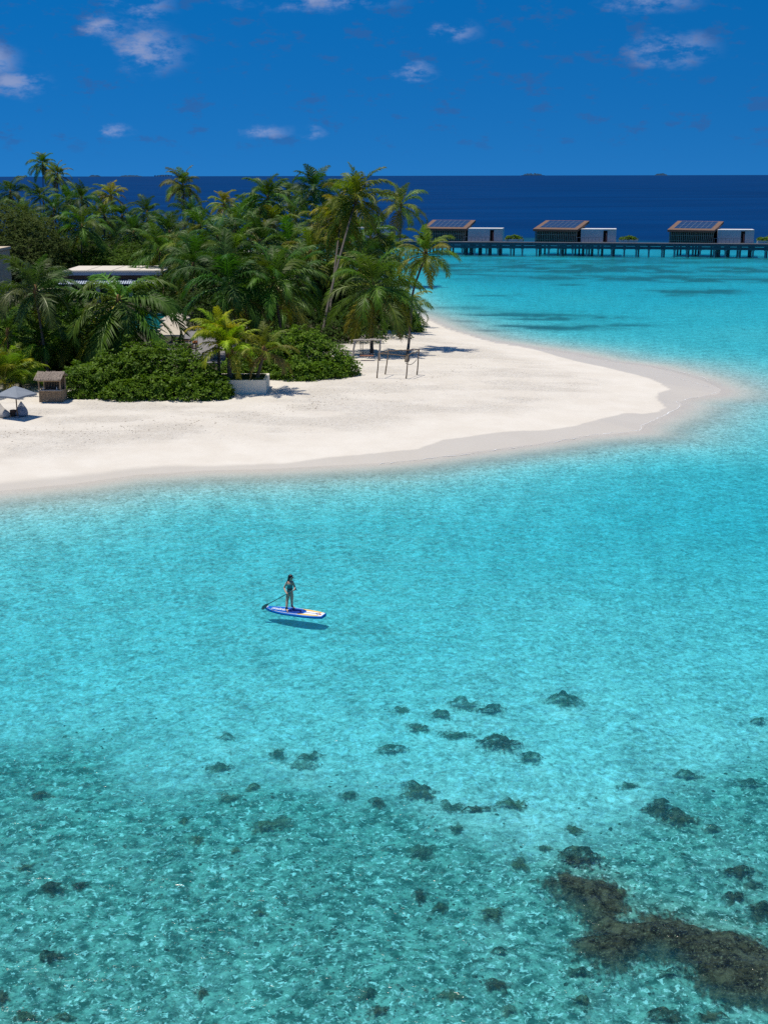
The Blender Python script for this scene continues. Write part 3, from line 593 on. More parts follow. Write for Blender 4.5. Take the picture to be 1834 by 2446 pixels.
for i, (px, py, Y, r, t) in enumerate([(25, 462, 255, 46, 'dark'), (95, 470, 285, 40, 'dark'), (160, 478, 272, 42, 'mid'), (195, 478, 232, 48, 'dark'), (196, 545, 196, 66, 'mid'), (352, 512, 232, 46, 'dark'), (292, 520, 238, 44, 'dark'),
        (478, 545, 208, 64, 'mid'), (405, 560, 190, 66, 'dark'), (565, 540, 196, 66, 'mid'), (600, 520, 205, 58, 'dark'), (705, 520, 192, 64, 'mid'), (690, 468, 206, 54, 'dark'), (480, 620, 152, 82, 'dark'), (560, 610, 148, 84, 'mid'), (620, 585, 158, 80, 'dark'), (690, 590, 156, 78, 'mid'),
        (740, 610, 148, 78, 'olive'), (835, 590, 158, 74, 'dark'), (885, 575, 168, 70, 'mid'), (925, 610, 168, 58, 'olive'), (740, 665, 152, 76, 'mid'), (710, 660, 134, 84, 'dark'), (462, 640, 146, 72, 'dark'), (380, 600, 172, 66, 'mid'), (862, 650, 138, 78, 'olive'), (590, 740, 122, 78, 'dark'), (930, 690, 138, 72, 'mid'),
        (440, 600, 165, 66, 'olive'), (520, 570, 182, 64, 'dark'), (655, 545, 182, 66, 'olive'), (775, 530, 186, 60, 'olive'), (670, 740, 121, 78, 'mid'), (60, 520, 230, 50, 'mid'), (130, 505, 240, 46, 'dark'), (320, 560, 210, 50, 'dark'), (250, 520, 228, 46, 'mid'), (460, 515, 225, 48, 'dark')]):
    tone_ = {'dark': 'dark green', 'mid': 'fresh green', 'olive': 'yellowish green'}[t]
    where = 'at the far edge of the grove, seen against the sea' if Y > 200 else ('crowded in the middle of the grove' if Y > 150 else 'in the front rows of the grove, near the sand')
    P(px, py, Y, r, t, tone_ + ' coconut palm ' + where, group=GROVE, nf=20 if Y > 180 else 22)
for i, (px, py, Y, r, t) in enumerate([(120, 715, 112, 74, 'dark'), (180, 790, 103, 76, 'mid'), (20, 800, 101, 76, 'mid')]):
    P(px, py, Y, r, t, 'green coconut palm in the leafy corner between the tan house and the pool', group='coconut palms by the pool', nf=20)
# ------------------------------------------------------------------ built things: materials
M_cream = plain('cream_render', (.58, .535, .45), .85, .2, .08, 2.0, .15)
M_white = plain('white_paint', (.58, .58, .57), .6, .3, .07, 1.5)
M_grey = plain('grey_render', (.44, .46, .50), .7, .3, .07, 1.2)
M_tan = plain('tan_render', (.50, .41, .30), .85, .2, .12, 1.5, .2)
M_dark = plain('dark_trim_and_shade', (.018, .016, .016), .6, .2, .2, 2)  # even near-black: painted shade of openings, and dark cabinet trim
M_wood = plain('weathered_wood', (.27, .215, .16), .85, .15, .3, 8, .4)
M_drift = plain('driftwood', (.42, .38, .33), .85, .15, .25, 9, .5)
M_pole = plain('brown_pole', (.19, .135, .085), .8, .2, .3, 9, .4)
M_thatch = plain('palm_thatch', (.25, .205, .17), .95, .05, .4, 12, .9)
M_cane = plain('bamboo_cane', (.30, .215, .135), .75, .2, .3, 7, .4)
M_rope = plain('dark_rope', (.045, .04, .035), .9, .1, .2, 20)
M_slat = plain('slat_wood', (.34, .28, .22), .8, .2, .3, 3, .2)
M_roofw = plain('roof_shingle', (.165, .105, .08), .85, .1, .2, 3, .3)
M_deckw = plain('deck_board', (.20, .19, .185), .85, .15, .2, 4, .2)
M_jet = plain('jetty_timber', (.085, .10, .12), .85, .15, .25, 1.5, .2)
M_pile = plain('concrete_pile', (.32, .34, .34), .85, .2, .3, 1.5, .2)
M_pvframe = plain('panel_frame', (.13, .165, .22), .4, .5, .05, 2)
M_rail = plain('rail_metal', (.20, .20, .21), .5, .4, .1, 3)
M_canvas = plain('cream_canvas', (.52, .455, .365), .9, .1, .05, 2)
M_gcanvas = plain('grey_canvas', (.22, .245, .275), .9, .1, .06, 2)
M_bagp = plain('pale_canvas', (.44, .41, .37), .95, .05, .15, 5, .2)
M_bagg = plain('grey_beanbag', (.26, .285, .33), .95, .05, .12, 5, .2)
M_pillow = plain('white_cotton', (.62, .61, .60), .9, .1, .05, 3)
M_wick = plain('brown_wicker', (.10, .06, .04), .8, .2, .3, 20, .6)
M_cush = plain('orange_cushion', (.75, .27, .07), .9, .1, .06, 3)
M_darkch = plain('dark_wicker', (.055, .042, .035), .8, .2, .25, 15, .4)
M_soil = plain('planter_soil', (.05, .045, .03), .95, .05, .3, 6)
M_blue = plain('corrugated_sheet', (.36, .42, .50), .5, .4, .1, 2)
M_pvc, k = material('solar_cell')
finish(k, k.n('ShaderNodeBsdfPrincipled', i={'Base Color': (.006, .018, .055, 1), 'Roughness': .18, 'Specular IOR Level': .5}).outputs[0])
M_poolw, k = material('pool_water')
nz = k.noise(k.pos(), 3, 3, .6)
finish(k, k.n('ShaderNodeBsdfPrincipled', i={'Base Color': k.mix(nz, (.0, .10, .12), (.0, .20, .22)), 'Roughness': .08, 'Specular IOR Level': .4, 'Normal': k.n('ShaderNodeBump', i={'Height': nz, 'Strength': .3, 'Distance': .05}).outputs[0]}).outputs[0])
M_shade = plain('dark_cladding', (.085, .07, .06), .8, .2, .2, 2)
def box_part(name, mat, parent, a, b): return MB().box(a, b).build(name, mat, parent)

# ------------------------------------------------------------------ jetty on piles
J1, J2 = atz(1000, 608, 0), atz(1834, 615.5, 0)
jd = (J2 - J1).normalized(); jyaw = math.atan2(jd.y, jd.x)
jet = empty('jetty', J1, jyaw); tag(jet, 'long dark timber jetty on piles running past the stilt villas', 'jetty')
JX0, JX1 = -62.0, 110.0; DZ = 2.9
nb = int((JX1 - JX0) / 4.3)
bay = MB().box((0, -.2, DZ - .12), (4.29, 2.4, DZ)).mesh('deck_section', M_jet)
fas = MB().box((0, -.28, DZ - .62), (4.29, -.14, DZ - .123)).box((0, -.24, DZ - 1.3), (4.29, -.16, DZ - .70)).mesh('fascia', M_jet)
pil = MB().tube([(0, 0, -2.5), (0, 0, DZ - .62)], [.2, .2], 8).box((-.3, -.24, DZ - 1.5), (.3, .24, DZ - .63)).mesh('pile', M_pile)
rng = random.Random(4)
for i in range(nb):
    link('deck_section', bay, jet, (JX0 + i * 4.3, 0, 0)); link('fascia', fas, jet, (JX0 + i * 4.3, 0, 0))
for i in range(int((JX1 - JX0) / 2.72)):
    x = JX0 + 1 + i * 2.72 + rng.uniform(-.25, .25)
    link('pile', pil, jet, (x, .1, 0)); 
    if i % 2 == 0: link('pile', pil, jet, (x + .5, 2.1, 0))

# ------------------------------------------------------------------ stilt villas
PV = MB().box((-.5, -.5, 0), (.5, .5, .05)).mesh('solar_panel', M_pvc)
def villa(px, label, yaw, short):
    Yv = 292.0
    for _ in range(4): xx = at(px, 576, Yv + 2.6).x; Yv = J1.y + (xx - J1.x) * jd.y / jd.x + 3.0
    o = Vector((xx, Yv, 0)); root = empty('stilt_villa', o, jyaw); tag(root, label, 'villa', 'stilt villas along the jetty')
    yw = R(yaw) - jyaw; ca, sa = math.cos(yw), math.sin(yw); z0 = DZ - .05
    def T(u, v, z): return (u * ca - v * sa, u * sa + v * ca + 2.6, z)
    W, Dp = 9.5, 7.6
    # floor, cladding behind the slats and the dark end wall under the lifted roof
    MB().hexa([T(0, 0, z0 - .3), T(W, 0, z0 - .3), T(W, Dp, z0 - .3), T(0, Dp, z0 - .3)], [T(0, 0, z0), T(W, 0, z0), T(W, Dp, z0), T(0, Dp, z0)]).build('floor', M_jet, root)
    zf, zb = z0 + 2.25, z0 + 3.7
    MB().hexa([T(.15, .25, z0 + .004), T(W - .15, .25, z0 + .004), T(W - .15, Dp - .2, z0 + .004), T(.15, Dp - .2, z0 + .004)],
              [T(.15, .25, zf - .05), T(W - .15, .25, zf - .05), T(W - .15, Dp - .2, zb - .12), T(.15, Dp - .2, zb - .12)]).build('wall', M_shade, root)
    ns = 24
    for i in range(ns):
        u = .05 + (W - .1) * i / (ns - 1); l = .10 * (i / ns)
        MB().hexa([T(u - .06, -.02, z0 - .15), T(u + .06, -.02, z0 - .15), T(u + .06, .2, z0 - .15), T(u - .06, .2, z0 - .15)],
                  [T(u - .06 + l, -.1, zf - .02), T(u + .06 + l, -.1, zf - .02), T(u + .06 + l, .12, zf - .02), T(u - .06 + l, .12, zf - .02)]).build('slat', M_slat, root)
    for zz in (.35, 1.5):
        MB().hexa([T(.0, -.08, z0 + zz), T(W, -.08, z0 + zz), T(W, -.03, z0 + zz), T(.0, -.03, z0 + zz)], [T(.0, -.08, z0 + zz + .09), T(W, -.08, z0 + zz + .09), T(W, -.03, z0 + zz + .09), T(.0, -.03, z0 + zz + .09)]).build('slat_rail', M_slat, root)
    # roof slab lifted at the back, brown shingle border, panels set in
    e = .35; ov = 1.0
    A = [T(-e, -.5, zf), T(W + e, -.5, zf), T(W + e + .2, Dp + ov, zb + .15), T(-e + .2, Dp + ov, zb + .15)]
    rf = MB().hexa(A, [(x, y, z + .5) for x, y, z in A]).build('roof', M_roofw, root)
    rib = MB()
    for i in range(34):
        u = -e + .1 + (W + 2 * e - .2) * i / 33; x, y, z = T(u, -.53, zf + .02)
        MB().hexa([T(u - .06, -.56, zf + .03), T(u + .06, -.56, zf + .03), T(u + .06, -.502, zf + .03), T(u - .06, -.502, zf + .03)], [T(u - .06, -.56, zf + .46), T(u + .06, -.56, zf + .46), T(u + .06, -.502, zf + .46), T(u - .06, -.502, zf + .46)]).build('batten', M_roofw, rf)
    sl_ = math.atan2(zb + .15 - zf, Dp + ov + .5); Lr = math.hypot(zb + .15 - zf, Dp + ov + .5)
    def S(u, t, h):      # point on the roof plane
        f = t / Lr; x, y, z = T(u + .2 * f, -.5 + f * (Dp + ov + .5), zf + f * (zb + .15 - zf)); return (x, y, z + .5 + h)
    u0, u1, t0, t1 = .7, W - .7, 1.5, Lr - .5
    MB().hexa([S(u0, t0, .003), S(u1, t0, .003), S(u1, t1, .003), S(u0, t1, .003)], [S(u0, t0, .05), S(u1, t0, .05), S(u1, t1, .05), S(u0, t1, .05)]).build('panel_frame', M_pvframe, rf)
    nc, nr = 7, 4; du = (u1 - u0) / nc; dt = (t1 - t0) / nr
    for i in range(nc):
        for j in range(nr):
            a, b, c, d = u0 + i * du + .05, u0 + (i + 1) * du - .05, t0 + j * dt + .11, t0 + (j + 1) * dt - .11
            MB().hexa([S(a, c, .052), S(b, c, .052), S(b, d, .052), S(a, d, .052)], [S(a, c, .075), S(b, c, .075), S(b, d, .075), S(a, d, .075)]).build('solar_panel', M_pvc, rf)
    # grey bath block with door slot, beside the slatted room
    bx0, bx1 = 10.2, 17.9; by0, by1 = .9, 5.6; h = 2.75; dx0 = 15.1; dx1 = 16.0
    box_part('block_wall', M_grey, root, (bx0, by0, z0), (dx0, by1, z0 + h)); box_part('block_wall', M_grey, root, (dx1, by0 + .25, z0), (bx1, by1, z0 + h - .02))
    box_part('door_shade', M_dark, root, (dx0 + .003, by0 + 1.0, z0), (dx1 - .003, by1 - .1, z0 + h - .2)); box_part('lintel', M_grey, root, (dx0 + .003, by0 + .05, z0 + h - .22), (dx1 - .003, by0 + .95, z0 + h - .01))  # near-black block paints the shade inside the door slot
    box_part('parapet', M_white, root, (bx0 + .05, by0 + .05, z0 + h + .003), (bx1 - .05, by1 - .05, z0 + h + .09))
    dr = box_part('door', plainred, root, (dx1 - .35, by0 + .55, z0 + .03), (dx1 - .05, by0 + .62, z0 + 2.0)); box_part('handle', M_rail, dr, (dx1 - .3, by0 + .48, z0 + 1.0), (dx1 - .25, by0 + .549, z0 + 1.1))
    box_part('landing', M_deckw, root, (9.0, -.4, z0 - .28), (18.8, by0 + .9, z0 - .012))
    box_part('step', M_deckw, root, (14.6, -.9, z0 - .1), (16.8, -.402, z0 + .12))
    for i in range(8):
        x = 9.5 + i * .8; box_part('rail_post', M_rail, root, (x - .03, -.3, z0 - .02), (x + .03, -.24, z0 + 1.0))
    box_part('handrail', M_rail, root, (9.4, -.31, z0 + 1.003), (15.2, -.23, z0 + 1.07))
    for i in range(3):
        for j in range(3):
            x, y, _ = T(1.2 + i * 4, .8 + j * 3.1, 0); MB().tube([(x, y, -6), (x, y, z0 - .3)], .22, 8).build('stilt', M_pile, root)
    for x in (10.8, 12.8, 15.0, 17.4):
        MB().tube([(x, 1.4, -6), (x, 1.4, z0 - .28)], .28, 8).build('stilt', M_pile, root)
        MB().tube([(x, 5.0, -8), (x, 5.0, z0)], .22, 8).build('stilt', M_pile, root)
    # planter with a low shrub at the end of the landing
    pl = empty('villa_planter', o + Vector((math.cos(jyaw) * 20.6, math.sin(jyaw) * 20.6 + .2, 0)), jyaw); tag(pl, 'low white planter box on the jetty past the ' + short, 'planter', 'planters along the jetty')
    MB().box((-2.0, -.4, z0 - .25), (2.0, 1.2, z0 + .62)).build('trough', M_white, pl); MB().box((-1.9, -.3, z0 + .623), (1.9, 1.1, z0 + .65)).build('soil', M_soil, pl)
    V, F = leaves([(-1.1, .4, z0 + .65, .8, .7, .5), (.2, .4, z0 + .65, 1.0, .7, .75), (1.2, .4, z0 + .65, .7, .7, .5)], 260, .42, np.random.default_rng(px), z0 + .4)
    sh_ = link('planter_shrub', quick_mesh('planter_shrub', V, F, M_bush), None, pl.location, jyaw); tag(sh_, 'leafy green shrub in the white planter past the ' + short, 'shrub', 'shrubs along the jetty')
plainred = plain('red_door', (.30, .10, .08), .6, .3, .1, 3)
villa(744, 'stilt villa mostly hidden behind the palms, only its grey block showing', -14, 'hidden villa')
villa(1008, 'stilt villa with solar roof, partly behind the lone leaning palm', -16, 'villa beside the leaning palm')
villa(1272, 'stilt villa with solar roof in full view, second from the palms', -24, 'second villa from the palms')
villa(1592, 'stilt villa with solar roof farthest along the jetty from the palms', -25, 'last villa along the jetty')

# ------------------------------------------------------------------ far islands on the horizon
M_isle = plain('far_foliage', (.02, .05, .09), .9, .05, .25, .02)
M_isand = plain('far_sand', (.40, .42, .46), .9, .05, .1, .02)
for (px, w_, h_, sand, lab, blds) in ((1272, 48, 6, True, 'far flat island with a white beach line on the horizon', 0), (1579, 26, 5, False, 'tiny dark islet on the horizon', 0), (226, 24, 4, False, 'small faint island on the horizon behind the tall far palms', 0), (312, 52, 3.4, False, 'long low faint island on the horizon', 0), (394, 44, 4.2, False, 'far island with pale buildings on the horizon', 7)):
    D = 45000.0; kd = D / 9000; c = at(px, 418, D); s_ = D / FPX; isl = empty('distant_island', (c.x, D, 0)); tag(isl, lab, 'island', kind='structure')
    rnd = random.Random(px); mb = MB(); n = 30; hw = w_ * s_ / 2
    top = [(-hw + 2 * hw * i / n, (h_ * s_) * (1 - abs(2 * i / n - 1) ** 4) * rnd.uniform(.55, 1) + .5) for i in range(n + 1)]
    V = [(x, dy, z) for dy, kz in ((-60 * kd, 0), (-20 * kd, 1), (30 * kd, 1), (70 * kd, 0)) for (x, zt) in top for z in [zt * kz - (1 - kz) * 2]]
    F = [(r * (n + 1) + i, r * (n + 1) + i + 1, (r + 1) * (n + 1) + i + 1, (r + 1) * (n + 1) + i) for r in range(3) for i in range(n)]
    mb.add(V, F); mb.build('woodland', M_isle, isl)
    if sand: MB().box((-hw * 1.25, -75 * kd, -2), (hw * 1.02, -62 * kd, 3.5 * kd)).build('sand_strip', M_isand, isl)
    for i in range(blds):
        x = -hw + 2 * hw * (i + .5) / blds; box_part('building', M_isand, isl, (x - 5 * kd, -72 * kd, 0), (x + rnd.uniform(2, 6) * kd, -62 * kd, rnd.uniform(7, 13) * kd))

# ------------------------------------------------------------------ pavilion with white flat roof, tan house, pool, terrace
pv = at(268, 640, 166); pv = Vector((pv.x, 166, gz(pv.x, 166))); pav = empty('pavilion', pv); tag(pav, 'open pavilion with a white flat roof and dark interior behind the huge palm', 'pavilion')
zr = at(268, 648, 166).z - pv.z
hw = 118 * 166 / FPX
box_part('roof_slab', M_cream, pav, (-hw, -.2, zr - .12), (hw, 9, zr + .06)); 
for i in range(4):
    x0 = -hw + .12 + i * (2 * hw - .2) / 4; box_part('roof_panel', M_cream, pav, (x0, .05, zr + .063), (x0 + (2 * hw - .2) / 4 - .15, 8.8, zr + .15))
box_part('fascia', M_grey, pav, (-hw + .02, -.24, zr - .46), (hw - .02, -.203, zr - .13)); box_part('beam', M_wick, pav, (-hw + .1, -.05, zr - 1.0), (hw - .1, .3, zr - .465))
aw = MB()
for i in range(46): x = -hw - .3 + i * (2 * hw + .9) / 46; MB().hexa([(x, -1.3, zr - 1.55), (x + .2, -1.3, zr - 1.55), (x + .2, .2, zr - 1.1), (x, .2, zr - 1.1)], [(x, -1.3, zr - 1.47), (x + .2, -1.3, zr - 1.47), (x + .2, .2, zr - 1.02), (x, .2, zr - 1.02)]).build('awning_slat', M_blue, pav)
box_part('back_wall', M_dark, pav, (-hw + .2, 4, 0), (hw - .2, 4.2, zr - .13))  # back wall painted near-black to give the interior its shade
for x in (-hw + .9, -hw * .3, hw * .35, hw - .9): box_part('column', M_cream, pav, (x - .25, -.3, 0), (x + .25, .2, zr - 1.005))
th = at(-32, 604, 172); th = Vector((th.x, 172, gz(th.x, 172))); hs_ = empty('tan_house', th); tag(hs_, 'flat-roofed tan house cut by the frame among leafy trees', 'house')
zt = at(10, 600, 172).z - th.z
box_part('wall', M_tan, hs_, (-.2, 0, 0), (1.35, 6, zt)); box_part('wall', M_tan, hs_, (-8, .8, 0), (-.203, 6, zt - .003)); box_part('opening_shade', M_dark, hs_, (-8, .7, .3), (-.3, .797, zt - .6))  # near-black sheet on the wall paints a shaded opening
box_part('roof', M_tan, hs_, (-8.2, -.3, zt + .003), (1.5, 6.3, zt + .35)); box_part('roof_tank', M_white, hs_, (-2.4, 1.5, zt + .353), (-.25, 3.5, zt + 1.55))
ln = at(-38, 668, 150); lo = Vector((ln.x, 150, gz(ln.x, 150))); lt = empty('lean_to', lo); tag(lt, 'low sloping pale-blue metal roof in front of the tan house', 'shelter')
zz = ln.z - lo.z
MB().hexa([(-3, -1.2, zz - .35), (1.5, -1.2, zz - .35), (1.5, 1.2, zz), (-3, 1.2, zz)], [(-3, -1.2, zz - .27), (1.5, -1.2, zz - .27), (1.5, 1.2, zz + .08), (-3, 1.2, zz + .08)]).build('roof_sheet', M_blue, lt)
for x, y in ((-2.8, -1), (1.3, -1), (-2.8, 1), (1.3, 1)): box_part('post', M_pole, lt, (x - .07, y - .07, 0), (x + .07, y + .07, zz - .36 if y < 0 else zz - .04))
# terrace of grey boards
TZ = 1.42
tx0, tx1 = at(392, 840, 118).x, at(556, 840, 118).x
ter = empty('terrace', ((tx0 + tx1) / 2, 126, TZ)); tag(ter, 'grey boarded terrace with parasols between the grove and the bushes', 'terrace')
TW = (tx1 - tx0) / 2
plk = MB().box((-TW, -.19, -.10), (TW, .19, 0)).mesh('plank', M_deckw)
for i in range(72): link('plank', plk, ter, (0, -16.5 + i * .4, 0))
box_part('terrace_base', M_soil, ter, (-TW + .05, -16.6, -.6), (TW - .05, 12.2, -.104))
pc = at(318, 775, 141); pool = empty('swimming_pool', (pc.x, 141, 1.45)); tag(pool, 'teal swimming pool glimpsed behind the huge palm', 'pool')
box_part('basin', M_cream, pool, (-5.2, -8, -.8), (5.2, 9, -.05)); box_part('pool_water', M_poolw, pool, (-4.9, -7.7, -.046), (4.9, 8.7, -.01))
for a, b in (((-5.2, -8, -.046), (5.2, -7.7, .05)), ((-5.2, 8.7, -.046), (5.2, 9, .05)), ((-5.2, -7.697, -.046), (-4.9, 8.697, .05)), ((4.9, -7.697, -.046), (5.2, 8.697, .05))): box_part('coping', M_white, pool, a, b)

def parasol(base, half, z_edge, z_apex, corner, mat, polemat, label, group=None, nseg=4, val=.12):
    root = empty('parasol', base); tag(root, label, 'parasol', group)
    cs = []
    for i in range(nseg): a = R(corner + i * 360 / nseg); cs.append(Vector((math.cos(a) * half, math.sin(a) * half, z_edge)))
    ap = Vector((0, 0, z_apex)); mb = MB()
    for i in range(nseg):
        a, b = cs[i], cs[(i + 1) % nseg]; mid = (a + b) / 2 * .985 + Vector((0, 0, .05)); sag = (ap + (a + b) / 2) / 2 + Vector((0, 0, -.03))
        p = MB(); q1 = ap.lerp(a, .5) + Vector((0, 0, .02)); q2 = ap.lerp(b, .5) + Vector((0, 0, .02))
        p.add([ap, q1, q2, sag, a, b, mid], [(0, 1, 3), (0, 3, 2), (1, 4, 6, 3), (3, 6, 5, 2)])
        p.add([a, b, mid, a - Vector((0, 0, val)), b - Vector((0, 0, val)), mid - Vector((0, 0, val))], [(0, 3, 5, 2), (2, 5, 4, 1)])
        p.build('canopy_panel', mat, root)
        MB().tube([ap - Vector((0, 0, .06)), a - Vector((0, 0, .04))], .015, 5).build('rib', polemat, root)
    MB().tube([(0, 0, -.05), (0, 0, z_apex)], .045, 8).build('pole', polemat, root, smooth=True)
    MB().lathe([(.03, -.02), (.06, .02), (.02, .1)], 8).build('finial', polemat, root, ap)
    MB().lathe([(.22, 0), (.22, .06), (.08, .1)], 12).build('foot', M_rail, root)
    return root
for i, (px, Y, lab) in enumerate(((420, 125, 'cream parasol deepest in the terrace, by the dark grove'), (417, 120.6, 'cream parasol second from the grove end of the terrace row'), (413, 116.6, 'cream parasol third from the grove end of the terrace row'), (410, 112.9, 'cream parasol at the bush end of the terrace row, beside the tables'))):
    parasol(Vector((at(px, 800, Y).x, Y, TZ)), 1.75, 2.15, 2.85, 45 + (-3, 4, -2, 3)[i], M_canvas, M_pole, lab, 'cream parasols on the terrace')
def chair(loc, rz, label, cushion=None):
    r = empty('terrace_chair', loc, rz); tag(r, label, 'chair', 'chairs on the terrace')
    sm = MB().box((-.26, -.26, .38), (.26, .26, .45)).build('seat', M_darkch, r)
    for i in range(4): box_part('back_slat', M_cane, r, (-.24 + i * .13, .22, .455), (-.16 + i * .13, .26, .9))
    box_part('top_rail', M_darkch, r, (-.27, .21, .903), (.27, .27, .97))
    for x in (-.23, .23):
        for y in (-.23, .23): box_part('leg', M_darkch, r, (x - .025, y - .025, 0), (x + .025, y + .025, .377))
        box_part('arm', M_cane, r, (x - .035, -.26, .62), (x + .035, .205, .67))
    if cushion:
        q = MB().lathe([(.05, .0), (.22, .02), (.24, .1), (.18, .17), (.04, .19)], 10).build('cushion', M_cush, None, Vector(loc) + Vector((0, -.02, .452)), 0, True); tag(q, 'orange cushion lying on a dark terrace chair', 'cushion')
def table(loc, label):
    r = empty('terrace_table', loc); tag(r, label, 'table', 'tables on the terrace')
    for i in range(5): box_part('top_board', M_wick, r, (-.75, -.42 + i * .17, .70), (.75, -.26 + i * .17, .74))
    for x in (-.65, .65):
        for y in (-.33, .33): box_part('leg', M_darkch, r, (x - .03, y - .03, 0), (x + .03, y + .03, .697))
t1 = Vector((at(438, 815, 119).x, 119.2, TZ)); t2 = Vector((at(436, 815, 116).x, 115.6, TZ))
table(t1, 'dark slatted table beside the orange cushion chair'); table(t2, 'dark slatted table at the bush end of the terrace')
chair(t1 + Vector((1.05, .1, 0)), R(-80), 'dark chair holding the orange cushion', True); chair(t1 + Vector((-.3, .75, 0)), 0, 'dark chair behind the far terrace table'); chair(t1 + Vector((.35, -.75, 0)), R(180), 'dark chair between the two terrace tables')
chair(t2 + Vector((1.05, 0, 0)), R(-95), 'dark chair at the right end of the near terrace table'); chair(t2 + Vector((-.2, .75, 0)), R(8), 'dark chair behind the near terrace table'); chair(t2 + Vector((.4, -.75, 0)), R(175), 'dark chair in front of the near terrace table')
cb = Vector((at(516, 862, 111.6).x, 111.8, TZ)); r = empty('service_cabinet', cb); tag(r, 'grey-green service cabinet standing on the terrace boards', 'cabinet')
M_cab = plain('sage_paint', (.20, .23, .22), .6, .3, .08, 2)
box_part('body', M_cab, r, (-.3, -.3, .05), (.3, .3, .95)); box_part('door', M_cab, r, (-.27, -.325, .1), (-.01, -.303, .9)); box_part('door', M_cab, r, (.01, -.325, .1), (.27, -.303, .9)); box_part('worktop', M_dark, r, (-.33, -.35, .953), (.33, .33, 1.0)); box_part('plinth', M_dark, r, (-.28, -.28, 0), (.28, .28, .047))
tr2 = Vector((cb.x - .85, cb.y + .2, TZ)); r = empty('side_table', tr2); tag(r, 'low dark metal-framed side table beside the service cabinet', 'side table')
box_part('top', M_darkch, r, (-.42, -.25, .5), (.42, .25, .54))
for x in (-.38, .38):
    for y in (-.21, .21): box_part('leg', M_darkch, r, (x - .025, y - .025, 0), (x + .025, y + .025, .497))

# ------------------------------------------------------------------ planter wall
a = G(632, 941); pl = empty('planter', a); tag(pl, 'cream rendered planter box holding young palms at the sand edge', 'planter')
z0, z1 = -.25, at(632, 908, a.y).z - a.z
x0 = at(470, 941, a.y).x - a.x; dpt = 3.2
M_plant = plain('limewash', (.82, .75, .60), .85, .2, .05, 2.0, .1)
box_part('front_wall', M_plant, pl, (x0, 0, z0), (.1, .22, z1)); box_part('back_wall', M_plant, pl, (x0, dpt, z0), (.1, dpt + .22, z1)); box_part('end_wall', M_plant, pl, (-.12, .223, z0), (.1, dpt - .003, z1)); box_part('end_wall', M_plant, pl, (x0, .223, z0), (x0 + .22, dpt - .003, z1))
box_part('soil', M_soil, pl, (x0 + .223, .223, z0), (-.123, dpt - .003, z1 - .06))
rng = np.random.default_rng(5); n = 5200; bx = rng.uniform(x0 + .25, -.15, n); by = rng.uniform(.25, dpt - .1, n); hh = rng.uniform(.08, .26, n); a_ = rng.random(n) * 6.28
B = np.stack([bx, by, np.full(n, z1 - .1)], 1); dv = np.stack([np.cos(a_) * .025, np.sin(a_) * .025, 0 * a_], 1); tp = B + np.stack([rng.normal(size=n) * .07, rng.normal(size=n) * .07, hh], 1)
V = np.stack([B - dv, B + dv, tp], 1).reshape(-1, 3); g = link('grass', quick_mesh('grass', V, np.arange(n * 3).reshape(-1, 3), M_grass), None, a); tag(g, 'short green grass on the soil of the cream planter', 'grass', kind='stuff')

# ------------------------------------------------------------------ thatched hut, grey parasol, beanbags
h = G(121, 961); hut = empty('thatched_hut', h, R(-2)); tag(hut, 'small bamboo bar hut with thatched roof on the sand', 'hut')
s_ = h.y / FPX * .97 + .001
hw = 26.5 * h.y / FPX
rnd = random.Random(8)
for i in range(26):
    x = -hw + 2 * hw * (i + .5) / 26; r_ = hw / 26 * .98; fl = 1.06
    MB().tube([(x * fl, -.02 + rnd.uniform(-.01, .01), -.05), (x, 0, .86 + rnd.uniform(-.01, .01))], r_, 6).build('cane', M_cane, hut)
for sx in (-1, 1):
    for j in range(12): MB().tube([(sx * (hw * 1.04), .1 + j * .11, -.05), (sx * hw * .99, .1 + j * .11, .86)], .05, 5).build('cane', M_cane, hut)
box_part('counter', M_drift, hut, (-hw - .04, -.14, .864), (hw + .04, .35, .91))
for x in (-hw + .02, hw - .02):
    for y in (.0, 1.3): MB().tube([(x, y, .0 if y else .9), (x, y, 1.72)], .055, 7).build('post', M_cane, hut)
MB().tube([(-hw - .05, -.02, 1.62), (hw + .05, -.02, 1.62)], .075, 7).build('beam', M_cane, hut)
for i in range(13): MB().tube([(-hw + .1 + i * (2 * hw - .2) / 12, 1.34, 0), (-hw + .1 + i * (2 * hw - .2) / 12, 1.34, 1.66)], .03, 5).build('lattice_cane', M_cane, hut)
MB().box((-hw + .05, 1.38, 0), (hw - .05, 1.42, 1.66)).build('back_shade_screen', M_wick, hut)  # dark sheet added behind the lattice as the hut's interior shade
box_part('back_shelf', M_wick, hut, (-hw + .08, .95, .6), (hw - .08, 1.25, .64))
